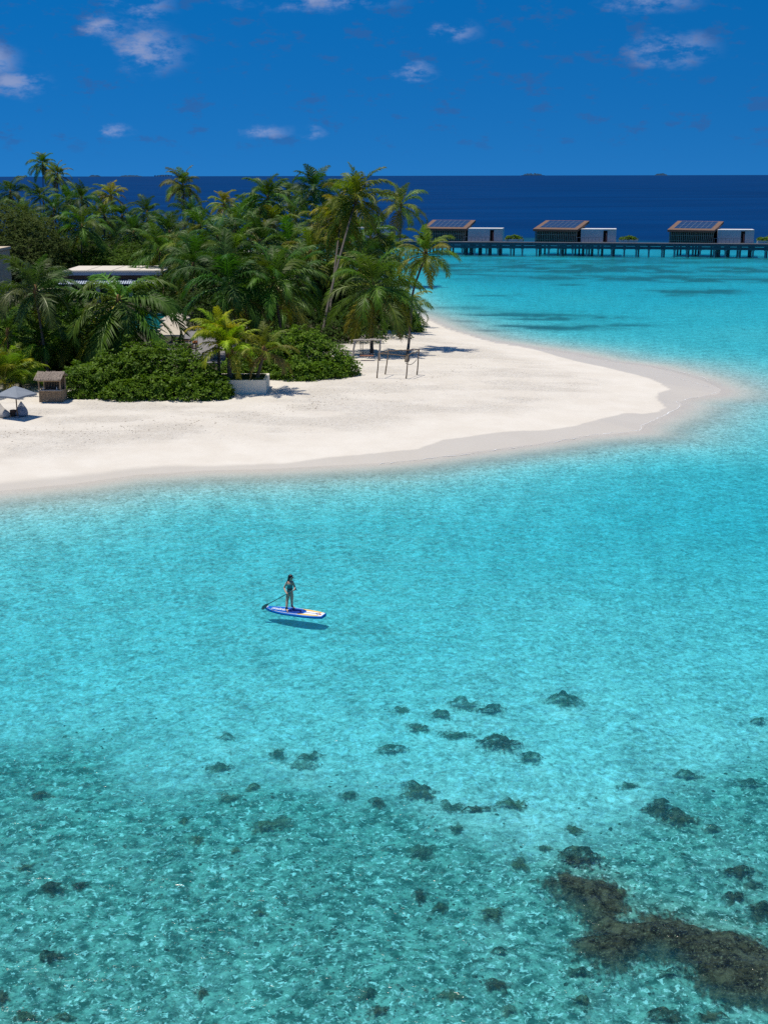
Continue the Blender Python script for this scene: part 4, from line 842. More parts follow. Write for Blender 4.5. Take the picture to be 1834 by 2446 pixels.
# thatch: courses of overlapping strands
rf = MB().hexa([(-hw - .12, -.34, 1.66), (hw + .12, -.34, 1.66), (hw + .12, .72, 2.06), (-hw - .12, .72, 2.06)], [(-hw - .12, -.34, 1.74), (hw + .12, -.34, 1.74), (hw + .12, .72, 2.14), (-hw - .12, .72, 2.14)]).build('roof', M_thatch, hut)
MB().hexa([(-hw - .12, .723, 2.06), (hw + .12, .723, 2.06), (hw + .12, 1.75, 1.7), (-hw - .12, 1.75, 1.7)], [(-hw - .12, .723, 2.14), (hw + .12, .723, 2.14), (hw + .12, 1.75, 1.78), (-hw - .12, 1.75, 1.78)]).build('roof_back', M_thatch, hut)
th_ = MB()
for c in range(6):
    for i in range(110):
        x = -hw - .2 + (2 * hw + .4) * rnd.random(); t = (c + rnd.random() * .4) / 6; y = -.36 + t * 1.06; z = 1.745 + t * .42 + rnd.uniform(.0, .03); l = .3 + rnd.random() * .12
        th_.add([(x - .02, y + .1, z + .08), (x + .02, y + .1, z + .08), (x + rnd.uniform(-.04, .04), y - l * .55, z - l * .24)], [(0, 2, 1)])
o = th_.build('thatch_strand', M_thatch, rf); o['kind'] = 'stuff'
for i, x in enumerate((-.62, -.5, -.38, .5, .66)):
    o = MB().lathe([(.035, 0), (.04, .02), (.04, .14), (.015, .19), (.015, .25)], 7).build('bottle', (M_pillow if i % 2 else M_cane), None, h + Vector((x, .1, .912)), 0, True); tag(o, 'small bottle standing on the counter of the thatched hut', 'bottle', 'bottles on the hut counter')
u = G(42, 997); 
ze = at(42, 940, u.y).z - u.z; za = at(40, 921, u.y).z - u.z
parasol(u, 1.42, ze - .06, za, 200, M_gcanvas, M_pole, 'blue-grey square parasol standing over the beanbags on the beach')
def beanbag(loc, rz, mat, label, pillow):
    r = empty('beanbag', loc, rz); tag(r, label, 'beanbag', 'beanbags under the grey parasol')
    mb = MB(); n = 14; prof = [(.30, 0, 0), (.42, .06, 0), (.45, .2, 0), (.42, .36, .03), (.33, .5, .12), (.2, .66, .2), (.09, .82, .24), (.02, .93, .26)]
    V = []; 
    for (rr, z, off) in prof:
        for k_ in range(n):
            a = 2 * math.pi * k_ / n; V.append((rr * math.cos(a) * 1.0, off + rr * math.sin(a) * (.9 if z > .4 else 1.05), z + (.05 * math.sin(3 * a) * (z > .1))))
    F = [(i * n + k_, i * n + (k_ + 1) % n, (i + 1) * n + (k_ + 1) % n, (i + 1) * n + k_) for i in range(len(prof) - 1) for k_ in range(n)]
    mb.add(V, F + [tuple(range(n))[::-1]]); mb.build('sack', mat, r, smooth=True)
    if pillow:
        p = MB().add([(-.2, .05, .62), (.2, .05, .62), (.22, .2, .7), (0, .2, 1.02), (-.22, .2, .7), (0, .02, .8), (0, .34, .8)], [(0, 1, 5), (1, 2, 5), (2, 3, 5), (3, 4, 5), (4, 0, 5), (1, 0, 6), (2, 1, 6), (3, 2, 6), (4, 3, 6), (0, 4, 6)])
        q = p.build('pillow', M_pillow, None, Vector(loc), rz, True); tag(q, 'white pointed pillow leaning on the grey beanbag', 'pillow')
b1 = G(9, 996); beanbag(b1, R(60), M_bagp, 'pale cream beanbag with pointed back', False)
b2 = G(52, 993); beanbag(b2, R(10), M_bagg, 'grey beanbag beside the parasol pole', True)
q = G(32, 994); r = empty('side_table', q); tag(r, 'round dark wicker drum table between two beanbags', 'side table')
MB().lathe([(.2, 0), (.22, .05), (.22, .38), (.2, .4)], 14).build('drum', M_wick, r, smooth=False); MB().lathe([(.23, .402), (.23, .44), (.2, .45)], 14).build('top', M_wick, r)

# ------------------------------------------------------------------ driftwood swing and rope frame
def wob(a, b, n, amp, rnd): 
    a, b = Vector(a), Vector(b); return [a.lerp(b, i / n) + (Vector((rnd.uniform(-amp, amp), rnd.uniform(-amp, amp), rnd.uniform(-amp, amp))) if 0 < i < n else Vector()) for i in range(n + 1)]
f1 = G(840, 860); Ys = f1.y; sw = empty('driftwood_swing', f1); tag(sw, 'driftwood swing frame with ropes under the wide shaggy palm', 'swing')
L = lambda px, py, Y: at(px, py, Y) - f1
rnd = random.Random(3)
MB().tube(wob(L(840, 862, Ys), L(849, 813, Ys), 5, .04, rnd), [.13, .11, .1, .09, .09, .08], 7).build('post', M_drift, sw, smooth=True)
rb = at(905, 858, Ys) ; rb.z = gz(rb.x, Ys) - .1
MB().tube(wob(rb - f1, L(909, 812, Ys), 5, .04, rnd), [.12, .1, .1, .09, .08, .08], 7).build('post', M_drift, sw, smooth=True)
MB().tube(wob(L(843, 813, Ys), L(912, 811, Ys), 6, .05, rnd), .085, 7).build('beam', M_drift, sw, smooth=True)
zs = L(870, 873, Ys).z if L(870, 873, Ys).z > .3 else .45
for px in (861, 866, 884, 890):
    MB().tube([L(px, 813, Ys), Vector((L(px, 813, Ys).x, (px % 2) * -.4 + .1, zs))], .03, 5).build('rope', M_rope, sw)
MB().box((L(859, 813, Ys).x, -.42, zs - .06), (L(892, 813, Ys).x, .2, zs)).build('seat', plain('red_timber', (.30, .14, .09), .8, .2, .2, 6), sw)
fA, fB, fC, fD = G(900, 903), G(919, 894), G(969, 904), G(995, 895)
fr = empty('pole_frame', fA); tag(fr, 'frame of four thin brown poles joined by branches on the sand', 'frame')
def top(px, py, g): return at(px, py, g.y) - fA
TA, TB, TC, TD = top(905, 842, fA), top(928, 835, fB), top(975, 846, fC), top(1001, 832, fD)
for g, t in ((fA, TA), (fB, TB), (fC, TC), (fD, TD)):
    MB().tube(wob(g - fA - Vector((0, 0, .2)), t, 4, .02, rnd), [.06, .055, .05, .045, .04], 6).build('pole', M_pole, fr, smooth=True)
for a, b, s in ((TA, TB, .02), (TB, TD, .07), (TC, TD, .1), (TA, TC, .12)):
    if (a - b).length > .1:
        pts = wob(a - Vector((0, 0, .08)), b - Vector((0, 0, .12)), 6, s * .5, rnd); MB().tube(pts, .038, 5).build('branch', M_pole, fr, smooth=True)
p0, p1 = fC - fA + Vector((0, 0, 1.25)), fD - fA + Vector((0, 0, 1.3))
MB().tube([p0.lerp(p1, i / 6) - Vector((0, 0, .25 * math.sin(math.pi * i / 6))) for i in range(7)], .025, 5).build('rope', M_rope, fr)
# ------------------------------------------------------------------ paddle board, paddler and paddle
BZ = .085
nose, tail = atz(633, 1450, BZ), atz(774, 1469, BZ)
bc = (nose + tail) / 2; bd = (tail - nose); BL = bd.length; byaw = math.atan2(bd.y, bd.x)
bc.z = 0
board = empty('paddle_board', bc, byaw); tag(board, 'blue and white stand-up paddle board with yellow stripes floating on the lagoon', 'paddle board')
HWB = .40
def half(s):      # s 0 nose .. 1 tail
    return HWB * min(1, (math.sin(min(s / .42, 1) * math.pi / 2)) ** .75) * (1 if s < .62 else 1 - .46 * ((s - .62) / .38) ** 2.4)
def outline(k_, n=40, s0=0.0, s1=1.0):
    return [(-BL / 2 + BL * (s0 + (s1 - s0) * i / n), half(max(s0 + (s1 - s0) * i / n, .004)) * k_) for i in range(n + 1)]
M_bblue = plain('board_blue', (.004, .125, .50), .35, .4, .05, 2); M_rail_b = plain('board_rail', (.0, .13, .47), .5, .15, .05, 2)
M_bwhite = plain('board_white', (.76, .76, .76), .35, .4, .03, 2); M_byel = plain('board_yellow', (.78, .50, .08), .4, .4, .04, 2); M_bnavy = plain('board_pad', (.008, .04, .26), .6, .3, .05, 2)
M_bred = plain('board_red', (.6, .12, .08), .5, .3, .05, 2)
lv = [(.86, -.03), (.99, .01), (1.0, .045), (.96, .072), (.91, BZ)]
V = []; F = []; n = 41
for kx, z in lv:
    o_ = outline(kx)
    V += [(x, y, z + .05 * max(0, 1 - (x + BL / 2) / .5) ** 2) for x, y in o_]
for kx, z in lv:
    o_ = outline(kx)
    V += [(x, -y, z + .05 * max(0, 1 - (x + BL / 2) / .5) ** 2) for x, y in o_]
m_ = len(lv)
for i in range(m_ - 1):
    for j in range(n - 1):
        F.append((i * n + j, (i + 1) * n + j, (i + 1) * n + j + 1, i * n + j + 1)); q = m_ * n
        F.append((q + i * n + j, q + i * n + j + 1, q + (i + 1) * n + j + 1, q + (i + 1) * n + j))
    F.append((i * n + n - 1, (i + 1) * n + n - 1, m_ * n + (i + 1) * n + n - 1, m_ * n + i * n + n - 1))
for j in range(n - 1):
    F.append(((m_ - 1) * n + j, m_ * n + (m_ - 1) * n + j, m_ * n + (m_ - 1) * n + j + 1, (m_ - 1) * n + j + 1)); F.append((j, j + 1, m_ * n + j + 1, m_ * n + j))
MB().add(V, F).build('hull', M_rail_b, board, smooth=False)
def zdeck(x): return BZ + .05 * max(0, 1 - (x + BL / 2) / .5) ** 2
def sheet(name, pts_top, pts_bot, mat, h):
    n_ = len(pts_top); V = [(x, y, zdeck(x) + h) for x, y in pts_top] + [(x, y, zdeck(x) + h) for x, y in pts_bot]
    return MB().add(V, [(i, n_ + i, n_ + i + 1, i + 1) for i in range(n_ - 1)]).build(name, mat, board)
o_ = outline(.87, 40, .02, .985); sheet('white_deck', o_, [(x, -y) for x, y in o_], M_bwhite, .004)
# blue front field with a pointed rear edge
S1 = .70; a_ = outline(.80, 30, .05, S1)
def taper(x): s = (x + BL / 2) / BL; return 1 if s < .52 else max(0.02, math.sqrt(max(0, 1 - ((s - .52) / (S1 - .52)) ** 2.4)))
sheet('blue_field', [(x, y * taper(x)) for x, y in a_], [(x, -y * taper(x)) for x, y in a_], M_bblue, .008)
a_ = outline(.62, 16, .40, .66); sheet('deck_pad', [(x, y * taper(x)) for x, y in a_], [(x, -y * taper(x)) for x, y in a_], M_bnavy, .014)
for sg in (-1, 1):
    up_ = outline(.80, 16, .60, .93); lo_ = outline(.48, 16, .60, .93)
    sheet('yellow_stripe', [(x, sg * y) for x, y in (up_ if sg > 0 else lo_)], [(x, sg * y) for x, y in (lo_ if sg > 0 else up_)], M_byel, .008)
sheet('centre_line', [(BL * (.70 - .5), .015), (BL * (.88 - .5), .015)], [(BL * (.70 - .5), -.015), (BL * (.88 - .5), -.015)], M_bnavy, .009)
for sg in (-1, 1):
    MB().tube([(BL * .36, 0, BZ + .012), (BL * .42, sg * .1, BZ + .012)], .012, 5).build('leash_cord', M_bnavy, board)
MB().lathe([(.05, 0), (.05, .02), (.01, .025)], 10).build('leash_plug', M_bred, board, (BL * .44, -.05, BZ + .006))
MB().box((BL * .30, -.012, -.14), (BL * .36, .012, -.02)).build('fin', M_bnavy, board)
fc = bpy.data.curves.new('lettering', 'FONT'); fc.body = 'mistral'; fc.size = .34; fc.shear = .25; fc.offset = .008; fc.extrude = .001; fc.align_x = 'CENTER'; fc.align_y = 'CENTER'
fo = bpy.data.objects.new('lettering_curve', fc); col.objects.link(fo); dg = bpy.context.evaluated_depsgraph_get()
me = bpy.data.meshes.new_from_object(fo.evaluated_get(dg)); bpy.data.objects.remove(fo); me.materials.append(M_bwhite)
t_ = link('lettering', me, board, (-BL * .5 + BL * .295, -.02, BZ + .012)); 

# -- the paddler: joints read off as places in space around her standing depth
fR, fL = atz(684.5, 1460, BZ + .02), atz(697.5, 1452.5, BZ + .02)
Y0 = (fR.y + fL.y) / 2 - .02
def J(px, py, dy=0.0): return at(px, py, Y0 + dy)
root_p = Vector(((fR.x + fL.x) / 2, Y0, BZ + .014))
def skin_mesh(name, verts, edges, radii, root=0, sub=2):
    me = bpy.data.meshes.new(name); me.from_pydata([tuple(v) for v in verts], edges, []); o = bpy.data.objects.new(name, me); col.objects.link(o)
    o.modifiers.new('s', 'SKIN'); 
    for i, r in enumerate(radii): me.skin_vertices[0].data[i].radius = (r if isinstance(r, tuple) else (r, r)); me.skin_vertices[0].data[i].use_root = (i == root)
    o.modifiers['s'].use_smooth_shade = True
    ss = o.modifiers.new('b', 'SUBSURF'); ss.levels = sub; ss.render_levels = sub
    d = bpy.context.evaluated_depsgraph_get(); m2 = bpy.data.meshes.new_from_object(o.evaluated_get(d)); bpy.data.objects.remove(o)
    m2.polygons.foreach_set('use_smooth', [True] * len(m2.polygons)); m2.name = name; return m2
pelvis = J(692.3, 1415.5, 0); waist = J(692, 1406, -.01); chest = J(692, 1396.5, -.02); collar = J(692.6, 1390.5, 0); neck = J(693.6, 1387, -.01); hb = J(694.6, 1383.2, -.03); hd = J(694.8, 1378.5, -.03); ht = J(694.4, 1374.2, -.01)
shR, elR, wrR = J(686.2, 1391.2, .05), J(678.6, 1404, .09), J(683.0, 1415.5, -.12)
shL, elL, wrL = J(698.8, 1391.0, -.04), J(704.2, 1402.6, -.06), J(703.6, 1408.0, -.24)
hipR, hipL = J(688.0, 1418, .03), J(696.6, 1417.5, -.02)
knR, knL = J(685.6, 1437.0, -.04), J(696.9, 1436, -.03)
anR, anL = fR + Vector((0, .02, .075)), fL + Vector((0, .02, .075))
dirR, dirL = Vector((.35, -.94, 0)).normalized(), Vector((.75, -.66, 0)).normalized()
toR, toL = fR + dirR * .17 + Vector((0, 0, .022)), fL + dirL * .17 + Vector((0, 0, .022))
heR, heL = fR - dirR * .05 + Vector((0, 0, .035)), fL - dirL * .05 + Vector((0, 0, .035))
# paddle line through both hands
hL = J(702.2, 1409.8, -.27); hR = J(686.4, 1418.3, -.19)
pdl = (hR - hL).normalized()
blade_px = J(641, 1443, -.27 + .08 / 15.8 * 61)
hR = hL + (blade_px - hL) * ((hR - hL).length / (blade_px - hL).length); pdl = (blade_px - hL).normalized()
verts = [pelvis, waist, chest, collar, neck, hb, hd, ht, shR, shR.lerp(elR, .5), elR, elR.lerp(wrR, .45), wrR, shL, shL.lerp(elL, .5), elL, elL.lerp(wrL, .45), wrL,
         hipR, hipR.lerp(knR, .5), knR, knR.lerp(anR, .35), anR, heR, toR, hipL, hipL.lerp(knL, .5), knL, knL.lerp(anL, .35), anL, heL, toL]
rad = [(.125, .1), (.105, .085), (.125, .095), (.07, .06), .047, .062, .095, .06, .058, .045, .037, .036, .026, .058, .045, .037, .036, .026,
       .088, .082, .055, .056, .036, .034, .022, .088, .082, .055, .056, .036, .034, .022]
edges = [(0, 1), (1, 2), (2, 3), (3, 4), (4, 5), (5, 6), (6, 7), (3, 8), (8, 9), (9, 10), (10, 11), (11, 12), (3, 13), (13, 14), (14, 15), (15, 16), (16, 17),
         (0, 18), (18, 19), (19, 20), (20, 21), (21, 22), (22, 23), (22, 24), (0, 25), (25, 26), (26, 27), (27, 28), (28, 29), (29, 30), (29, 31)]
def hand(wr, hp, verts, edges, rad, wi, sgn):
    """palm plus four fingers and a thumb closed round the shaft at hp"""
    side = pdl; out = (hp - wr); out -= side * out.dot(side); out.normalize(); nrm = side.cross(out)
    pi = len(verts); verts.append(wr.lerp(hp, .55)); rad.append((.034, .018)); edges.append((wi, pi))
    for f in range(4):
        k0 = hp - out * .012 + side * (.024 - .016 * f) * sgn + nrm * .020
        k1 = hp + out * .020 + side * (.024 - .016 * f) * sgn + nrm * .014; k2 = hp + out * .018 + side * (.024 - .016 * f) * sgn - nrm * .016; k3 = hp - out * (.004 + .003 * abs(f - 1)) + side * (.024 - .016 * f) * sgn - nrm * .022
        b = len(verts); verts.extend([k0, k1, k2, k3]); rad.extend([.0095, .0085, .008, .007]); edges.extend([(pi, b), (b, b + 1), (b + 1, b + 2), (b + 2, b + 3)])
    b = len(verts); verts.extend([wr.lerp(hp, .6) + side * .03 * sgn, hp + side * .042 * sgn - nrm * .01, hp + side * .036 * sgn - nrm * .024 + out * .012]); rad.extend([.012, .010, .008]); edges.extend([(pi, b), (b, b + 1), (b + 1, b + 2)])
hand(wrR, hR, verts, edges, rad, 12, 1); hand(wrL, hL, verts, edges, rad, 17, -1)
# face: nose, brow and chin as small bumps turned to the right
lookd = Vector((.80, -.58, -.12)).normalized()
b = len(verts); verts += [hd + lookd * .075 + Vector((0, 0, -.02)), hd + lookd * .112 + Vector((0, 0, -.03)), hb + lookd * .075 + Vector((0, 0, -.005))]; rad += [.03, .013, .026]; edges += [(6, b), (b, b + 1), (5, b + 2)]
M_skin = plain('skin', (.48, .285, .20), .5, .35, .05, 6)
M_suit = plain('teal_swimsuit', (.012, .20, .20), .6, .3, .08, 6); M_hair = plain('dark_hair', (.012, .010, .010), .5, .4, .3, 30); M_lens = plain('dark_lens', (.01, .01, .012), .15, .5, .02, 3)
person = empty('person', root_p); tag(person, 'person in a teal one-piece swimsuit standing on the board, holding a paddle, head turned aside', 'person')
def local(vs): return [Vector(v) - root_p for v in vs]
link('body', skin_mesh('body', local(verts), edges, rad, 0, 2), person).data.materials.append(M_skin)
sv = [hipR.lerp(pelvis, .25), pelvis, waist, chest, chest.lerp(collar, .35), hipL.lerp(pelvis, .25)]
s_o = skin_mesh('swimsuit', local(sv), [(0, 1), (1, 2), (2, 3), (3, 4), (1, 5)], [(.098, .095), (.145, .12), (.118, .1), (.138, .112), (.118, .09), (.098, .095)], 1, 2)
so = link('swimsuit', s_o, person); so.data.materials.append(M_suit)
MB().lathe([(.124, -.02), (.128, 0), (.124, .02)], 16).build('belt', M_hair, so, waist - root_p)
back = -lookd
up_z = Vector((0, 0, 1))
ctrl = [(hd + lookd * .078 + up_z * .062, .022), (hd + lookd * .050 + up_z * .060, .052), (hd + up_z * .034, .086), (hd + back * .035 + up_z * .005, .093), (hb + back * .055 + up_z * .02, .085), (neck + back * .075 + up_z * -.01, .068), (collar + back * .095 + Vector((-.02, .01, -.06)), .052), (collar + back * .10 + Vector((-.04, .02, -.15)), .032), (collar + back * .095 + Vector((-.05, .02, -.22)), .008)]
hp_, hr_ = [], []
for i in range((len(ctrl) - 1) * 4 + 1):
    q = i / 4; j = min(int(q), len(ctrl) - 2); f = q - j; c0, c1, c2, c3 = ctrl[max(j - 1, 0)], ctrl[j], ctrl[j + 1], ctrl[min(j + 2, len(ctrl) - 1)]
    cr_ = lambda a0, a1, a2, a3: .5 * ((a1 * 2) + (a2 - a0) * f + (a0 * 2 - a1 * 5 + a2 * 4 - a3) * f * f + (a1 * 3 - a0 - a2 * 3 + a3) * f ** 3)
    hp_.append(cr_(c0[0], c1[0], c2[0], c3[0]) - root_p); hr_.append(max(.006, cr_(c0[1], c1[1], c2[1], c3[1])))
MB().tube(hp_, hr_, 14).build('hair', M_hair, person, smooth=True)
rr_ = lookd.cross(up_z).normalized()
for sg in (-1, 1):
    q = hd + lookd * .094 + rr_ * .032 * sg + up_z * .004 - root_p
    MB().tube([q - lookd * .012, q + lookd * .006], [.026, .022], 10).build('sunglass_lens', M_lens, person)
MB().lathe([(.052, -.035), (.056, 0), (.052, .035)], 12).build('ankle_cuff', M_hair, person, anR + Vector((0, 0, .03)) - root_p)
padd = empty('paddle', hL); tag(padd, 'dark teal paddle held across the body, blade over the board tip', 'paddle')
pe = blade_px - hL
M_pad = plain('paddle_shaft', (.006, .05, .055), .4, .4, .05, 6)
MB().tube([-pdl * .10, pe * .5, pe], .016, 8).build('shaft', M_pad, padd, smooth=True)
MB().tube([-pdl * .10 + Vector((-.03, 0, .05)), -pdl * .10, -pdl * .10 + Vector((.03, 0, -.05))], .018, 8).build('grip', M_pad, padd, smooth=True)
tip = J(625, 1454.5, -.27 + .08 / 15.8 * 77) - hL
ax = (tip - pe); ln = ax.length; ax.normalize(); wv = ax.cross(Vector((.2, -.5, .85))).normalized(); nv = ax.cross(wv)
mb = MB(); prof = [(0, .016), (.12, .05), (.35, .085), (.7, .095), (.93, .07), (1.0, .03)]
V = []
for t, hw_ in prof: V += [pe + ax * ln * t + wv * hw_ + nv * .006, pe + ax * ln * t - wv * hw_ + nv * .006, pe + ax * ln * t - wv * hw_ - nv * .006, pe + ax * ln * t + wv * hw_ - nv * .006]
F = [(i * 4 + k_, i * 4 + (k_ + 1) % 4, i * 4 + 4 + (k_ + 1) % 4, i * 4 + 4 + k_) for i in range(len(prof) - 1) for k_ in range(4)] + [(3, 2, 1, 0), tuple(len(V) - 4 + k_ for k_ in range(4))]
mb.add(V, F).build('blade', M_pad, padd)
# ------------------------------------------------------------------ coral heads
def coral_mat(name, c1, c2, c3):
    mt, k = material(name); p = k.pos()
    n1 = k.noise(p, 5, 5, .7); n2 = k.noise(p, 17, 4, .7)
    c = k.mix(k.ramp(n1, .40, .60), c1, c2); c = k.mix(k.math('MULTIPLY', k.ramp(k.noise(p, 2.1, 3, .6), .48, .66), .55), c, c3); c = k.mix(k.ramp(n2, .53, .66), c, c3)
    b = k.n('ShaderNodeBump', i={'Height': k.math('ADD', n1, k.math('MULTIPLY', n2, .5)), 'Strength': .9, 'Distance': .12})
    pb = k.n('ShaderNodeBsdfPrincipled', i={'Base Color': c, 'Roughness': .9, 'Specular IOR Level': .1, 'Normal': b.outputs[0]})
    # opacity breaks up in streaks towards the rim, imitating edges seen through ripples
    rim_streak = k.noise(k.mapping(p, scale=(1.0, .55, 1)), 7.5, 5, .7)
    cov = k.ramp(k.math('ADD', k.attr('rim'), k.math('MULTIPLY', k.math('SUBTRACT', rim_streak, .5), 2.6)), .10, .85, 0.0, .92)
    finish(k, k.n('ShaderNodeMixShader', i={0: cov, 1: k.n('ShaderNodeBsdfTransparent').outputs[0], 2: pb.outputs[0]}).outputs[0]); return mt
M_c1 = coral_mat('brown_coral', (.028, .019, .013), (.15, .095, .055), (.36, .255, .155))
M_c2 = coral_mat('green_coral', (.055, .075, .06), (.18, .20, .14), (.40, .40, .27))
M_c3 = coral_mat('pale_coral', (.18, .20, .16), (.38, .39, .31), (.60, .60, .50))
M_c4 = coral_mat('mustard_coral', (.10, .085, .05), (.22, .19, .105), (.40, .35, .19))
def coral(px, py, wpx, hpx, mat, label, seed, hgt=None, group='coral heads on the fore-reef', sink=.12):
    c = G(px, py); sc_ = c.y / FPX * 1.02; dep_ = (CAM_H - c.z) / math.hypot(c.y, CAM_H - c.z)
    rx = wpx * 1.3 * sc_ / 2; hgt = hgt or min(.36, max(.12, .42 * rx)); ry = max(.1, (hpx * 1.15 * sc_ / dep_ - hgt * .6) / 2)
    nr, na = 9, 30; rng = np.random.default_rng(seed); V = []; A = np.arange(na) / na * 2 * np.pi
    out = 1 + .8 * (fbm(np.cos(A) * 1.6 + seed * 3.1 + 40, np.sin(A) * 1.6 + 40, seed) - .5) * 2 + .4 * (fbm(np.cos(A) * 5 + seed * 1.7 + 60, np.sin(A) * 5 + 60, seed + 3) - .5) * 2
    rr = np.linspace(0, 1.25, nr)
    X_ = (rr[:, None] * out[None] * np.cos(A)[None] * rx); Y_ = (rr[:, None] * out[None] * np.sin(A)[None] * ry)
    bump = sstep(fbm((X_ + c.x) * 3.4, (Y_ + c.y) * 3.4, seed + 9, 3), .25, .75)
    Z_ = hgt * np.maximum(1 - rr[:, None] ** 2.2, 0) * (.25 + 1.3 * bump) + .015 - sink * .0 * rr[:, None]
    Z_ += (height(X_ + c.x, Y_ + c.y) - c.z); Z_ = np.minimum(Z_, -c.z - .04)
    V = np.stack([X_.ravel(), Y_.ravel(), Z_.ravel()], 1)
    i = np.arange(nr - 1)[:, None] * na; j = np.arange(na)[None]; j2 = (j + 1) % na
    F = np.stack([(i + j), (i + na + j), (i + na + j2), (i + j2)], -1).reshape(-1, 4)
    o = link('coral', quick_mesh('coral', V, F, mat, True, dict(rim=np.repeat(1.12 - .9 * rr, na))), None, c); tag(o, label, 'coral', group); return o
KIND = {1: (M_c1, 'brown coral head among the scattered corals of the shallows'), 2: (M_c2, 'dark green-brown coral head under shallow water'), 3: (M_c3, 'pale flat coral head under shallow water'), 4: (M_c4, 'olive-mustard coral head among rubble')}
for i, (px, py, w_, h_, kd, lab) in enumerate(CH):
    if lab is None:
        lab = KIND[kd][1].split(' coral head')[0] + ' coral head ' + ('beside the great reef' if px > 1290 and py > 1990 else ('on open pale sand' if py < 1830 else 'on the teal rubble flat'))
    coral(px, py, w_, h_, KIND[kd][0], lab, 200 + i, group='%s coral heads' % {1: 'brown', 2: 'dark green', 3: 'pale', 4: 'mustard'}[kd])
# the great reef: a height field over a ragged footprint
xs = [p_[0] for p_ in rp]; ys = [p_[1] for p_ in rp]
gx_ = np.arange(min(xs) - .6, max(xs) + .6, .07); gy_ = np.arange(min(ys) - .6, max(ys) + .6, .07); XX, YY = np.meshgrid(gx_, gy_)
wx_ = XX + .7 * (fbm(XX * 1.3, YY * 1.3, 81) - .5); wy_ = YY + .7 * (fbm(XX * 1.3, YY * 1.3, 82) - .5)
dr_ = seg_dist(wx_, wy_, rp); hb_ = height(XX, YY)
nn_ = fbm(XX * 2.4, YY * 2.4, 83, 4); n4 = np.abs(vnoise(XX * 5, YY * 5, 84) - .5) * 2
zz_ = hb_ + (.02 + .42 * sstep(dr_, -.3, 1.2) * (.35 + .95 * nn_) + .10 * (1 - n4) * sstep(dr_, -.2, .5))
zz_ = np.minimum(zz_, -.05); keep = (dr_ > -.6)
ny_, nx_ = XX.shape; idx = np.arange(nx_ * ny_).reshape(ny_, nx_); F = np.stack([idx[:-1, :-1], idx[:-1, 1:], idx[1:, 1:], idx[1:, :-1]], -1).reshape(-1, 4)
kf = keep.ravel()[F].all(1); F = F[kf]; used, inv = np.unique(F, return_inverse=True); F = inv.reshape(-1, 4)
V = np.stack([XX.ravel(), YY.ravel(), zz_.ravel()], 1)[used]; o0 = V.mean(0) * [1, 1, 0]
o = link('coral_reef', quick_mesh('coral_reef', V - o0, F, M_c1, True, dict(rim=(.55 + np.minimum(dr_, .8) * 1.5).ravel()[used])), None, o0); tag(o, 'great brown coral reef spreading under the shallow water', 'coral reef')
# loose rubble over the fore-reef
rng = np.random.default_rng(77); n = 26000
ux = rng.uniform(-.42, .42, n); uy = 18 * (44 / 18) ** rng.random(n); X_ = ux * uy; Y_ = uy
kp = rng.random(n) < (rubble(X_, Y_) * (.15 + .85 * sstep(fbm(X_ / 1.6, Y_ / 1.6, 91), .4, .62)) + .012); X_, Y_ = X_[kp], Y_[kp]; n = len(X_); Z_ = height(X_, Y_)
s_ = np.exp(rng.normal(size=n) * .5) * .026; s_ = np.minimum(s_, .085)
base = np.array([[1, 0, 0], [.3, .95, 0], [-.8, .6, 0], [-.8, -.6, 0], [.3, -.95, 0], [0, 0, .8], [.25, -.2, .62]]); bf = np.array([[0, 1, 5], [1, 2, 5], [2, 3, 5], [3, 4, 5], [4, 0, 5], [5, 6, 4], [5, 0, 6]])
jit = base[None] * (1 + .15 * rng.normal(size=(n, 7, 1))) * s_[:, None, None] * np.array([1.3, 1.0, .8]); an_ = rng.random(n) * 6.28; ca_, sa_ = np.cos(an_)[:, None], np.sin(an_)[:, None]
V = np.stack([jit[..., 0] * ca_ - jit[..., 1] * sa_ + X_[:, None], jit[..., 0] * sa_ + jit[..., 1] * ca_ + Y_[:, None], jit[..., 2] + Z_[:, None] - .01], -1).reshape(-1, 3)
F = (bf[None] + np.arange(n)[:, None, None] * 7).reshape(-1, 3)
mt, k = material('coral_rubble'); ri = k.n('ShaderNodeNewGeometry').outputs['Random Per Island']
cr = k.n('ShaderNodeValToRGB', i={0: ri}); cr.color_ramp.elements[0].color = (.06, .08, .065, 1); cr.color_ramp.elements[1].color = (.55, .55, .47, 1)
e_ = cr.color_ramp.elements.new(.45); e_.color = (.17, .19, .15, 1); e_ = cr.color_ramp.elements.new(.8); e_.color = (.32, .33, .27, 1)
finish(k, k.n('ShaderNodeBsdfPrincipled', i={'Base Color': cr.outputs[0], 'Roughness': .9, 'Specular IOR Level': .1}).outputs[0])
tag(link('coral_rubble', quick_mesh('coral_rubble', V, F, mt)), 'loose coral rubble strewn over the shallow sea bed', 'rubble', kind='stuff')

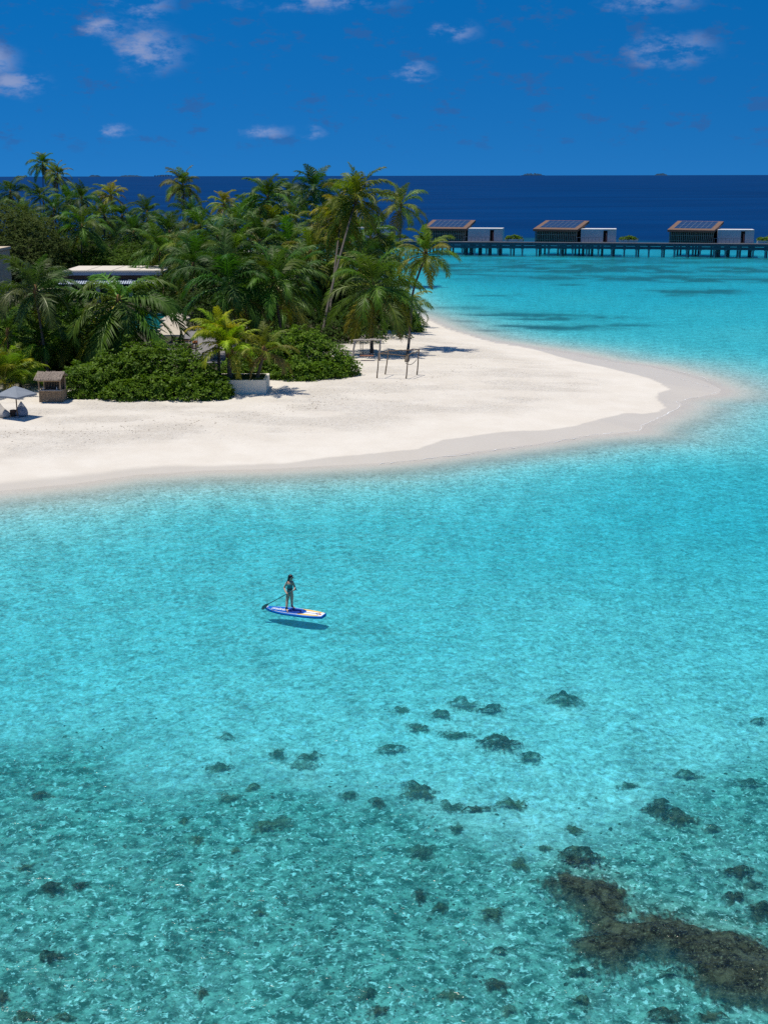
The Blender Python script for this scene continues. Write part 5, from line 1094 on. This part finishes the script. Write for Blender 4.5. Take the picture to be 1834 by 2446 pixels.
# ------------------------------------------------------------------ thin foam lines of the swash
M_foam = plain('sea_foam', (.66, .67, .67), .8, .2, .06, 5)
FL = [[(900, 1110), (1000, 1099), (1085, 1088), (1171, 1077), (1280, 1062), (1382, 1045)], [(1382, 1043), (1460, 1035), (1528, 1029), (1538, 1014), (1580, 996), (1625, 972), (1616, 961), (1650, 951), (1708, 941), (1722, 934)],
      [(1270, 832), (1330, 842), (1372, 848), (1440, 860), (1480, 866)], [(1560, 874), (1620, 886), (1680, 902), (1700, 915)], [(1600, 905), (1660, 918), (1700, 930)], [(1065, 786), (1100, 797), (1151, 811), (1200, 820)]]
for li, L_ in enumerate(FL):
    pts = []; rnd = random.Random(li)
    for (a, b) in zip(L_[:-1], L_[1:]):
        m_ = max(2, int(math.hypot(b[0] - a[0], b[1] - a[1]) / 3))
        for i in range(m_): f = i / m_; pts.append(atz(a[0] + (b[0] - a[0]) * f, a[1] + (b[1] - a[1]) * f, 0.0))
    pts.append(atz(*L_[-1], 0.0)); mb = MB(); V = []; F = []
    for i, p_ in enumerate(pts):
        t = (pts[min(i + 1, len(pts) - 1)] - pts[max(i - 1, 0)]).normalized(); nv_ = Vector((-t.y, t.x, 0)); off = .30 * (float(fbm(i * .21, li * 9.1, 5)) - .5) * 2 + .1 * (float(vnoise(i * .9, li * 3.3, 6)) - .5)
        wd_ = .006 + .07 * max(0, float(vnoise(i * .33, li * 5.5, 7)) - .35) * (1 if 3 < i < len(pts) - 3 else .1)
        c_ = p_ + nv_ * off
        for sg in (-1, 1): q = c_ + nv_ * wd_ * sg; V.append((q.x, q.y, max(gz(q.x, q.y), 0) + .012))
    F = [(2 * i, 2 * i + 1, 2 * i + 3, 2 * i + 2) for i in range(len(pts) - 1)]
    tag(mb.add(V, F).build('foam', M_foam), 'thin white foam line where the swash meets the sand', 'foam', kind='stuff')

# a few bits of dry weed and coral along the drift line
rng = np.random.default_rng(31); n = 420
lx = rng.uniform(-60, 1150, n); ly = np.interp(lx, [-60, 0, 300, 600, 850, 1050, 1150], [1050, 1042, 1032, 1005, 958, 905, 880]) + rng.normal(size=n) * 7; V = []; F = []
for i in range(n):
    q = atz(lx[i], ly[i], .55); z = gz(q.x, q.y); a = rng.random() * 6.28; l = .03 + .09 * rng.random() ** 2; w_ = l * .35; ca, sa = math.cos(a), math.sin(a); b0 = len(V)
    for (u, v, h_) in ((-l, 0, 0), (0, -w_, 0), (l, 0, 0), (0, w_, 0), (0, 0, .03)): V.append((q.x + u * ca - v * sa, q.y + u * sa + v * ca, z + h_ - .004))
    F += [(b0, b0 + 1, b0 + 4), (b0 + 1, b0 + 2, b0 + 4), (b0 + 2, b0 + 3, b0 + 4), (b0 + 3, b0, b0 + 4)]
tag(MB().add(V, F).build('drift_line', plain('dry_weed', (.16, .12, .085), .9, .1, .3, 9)), 'scattered dry weed and coral bits along the drift line', 'drift debris', kind='stuff')
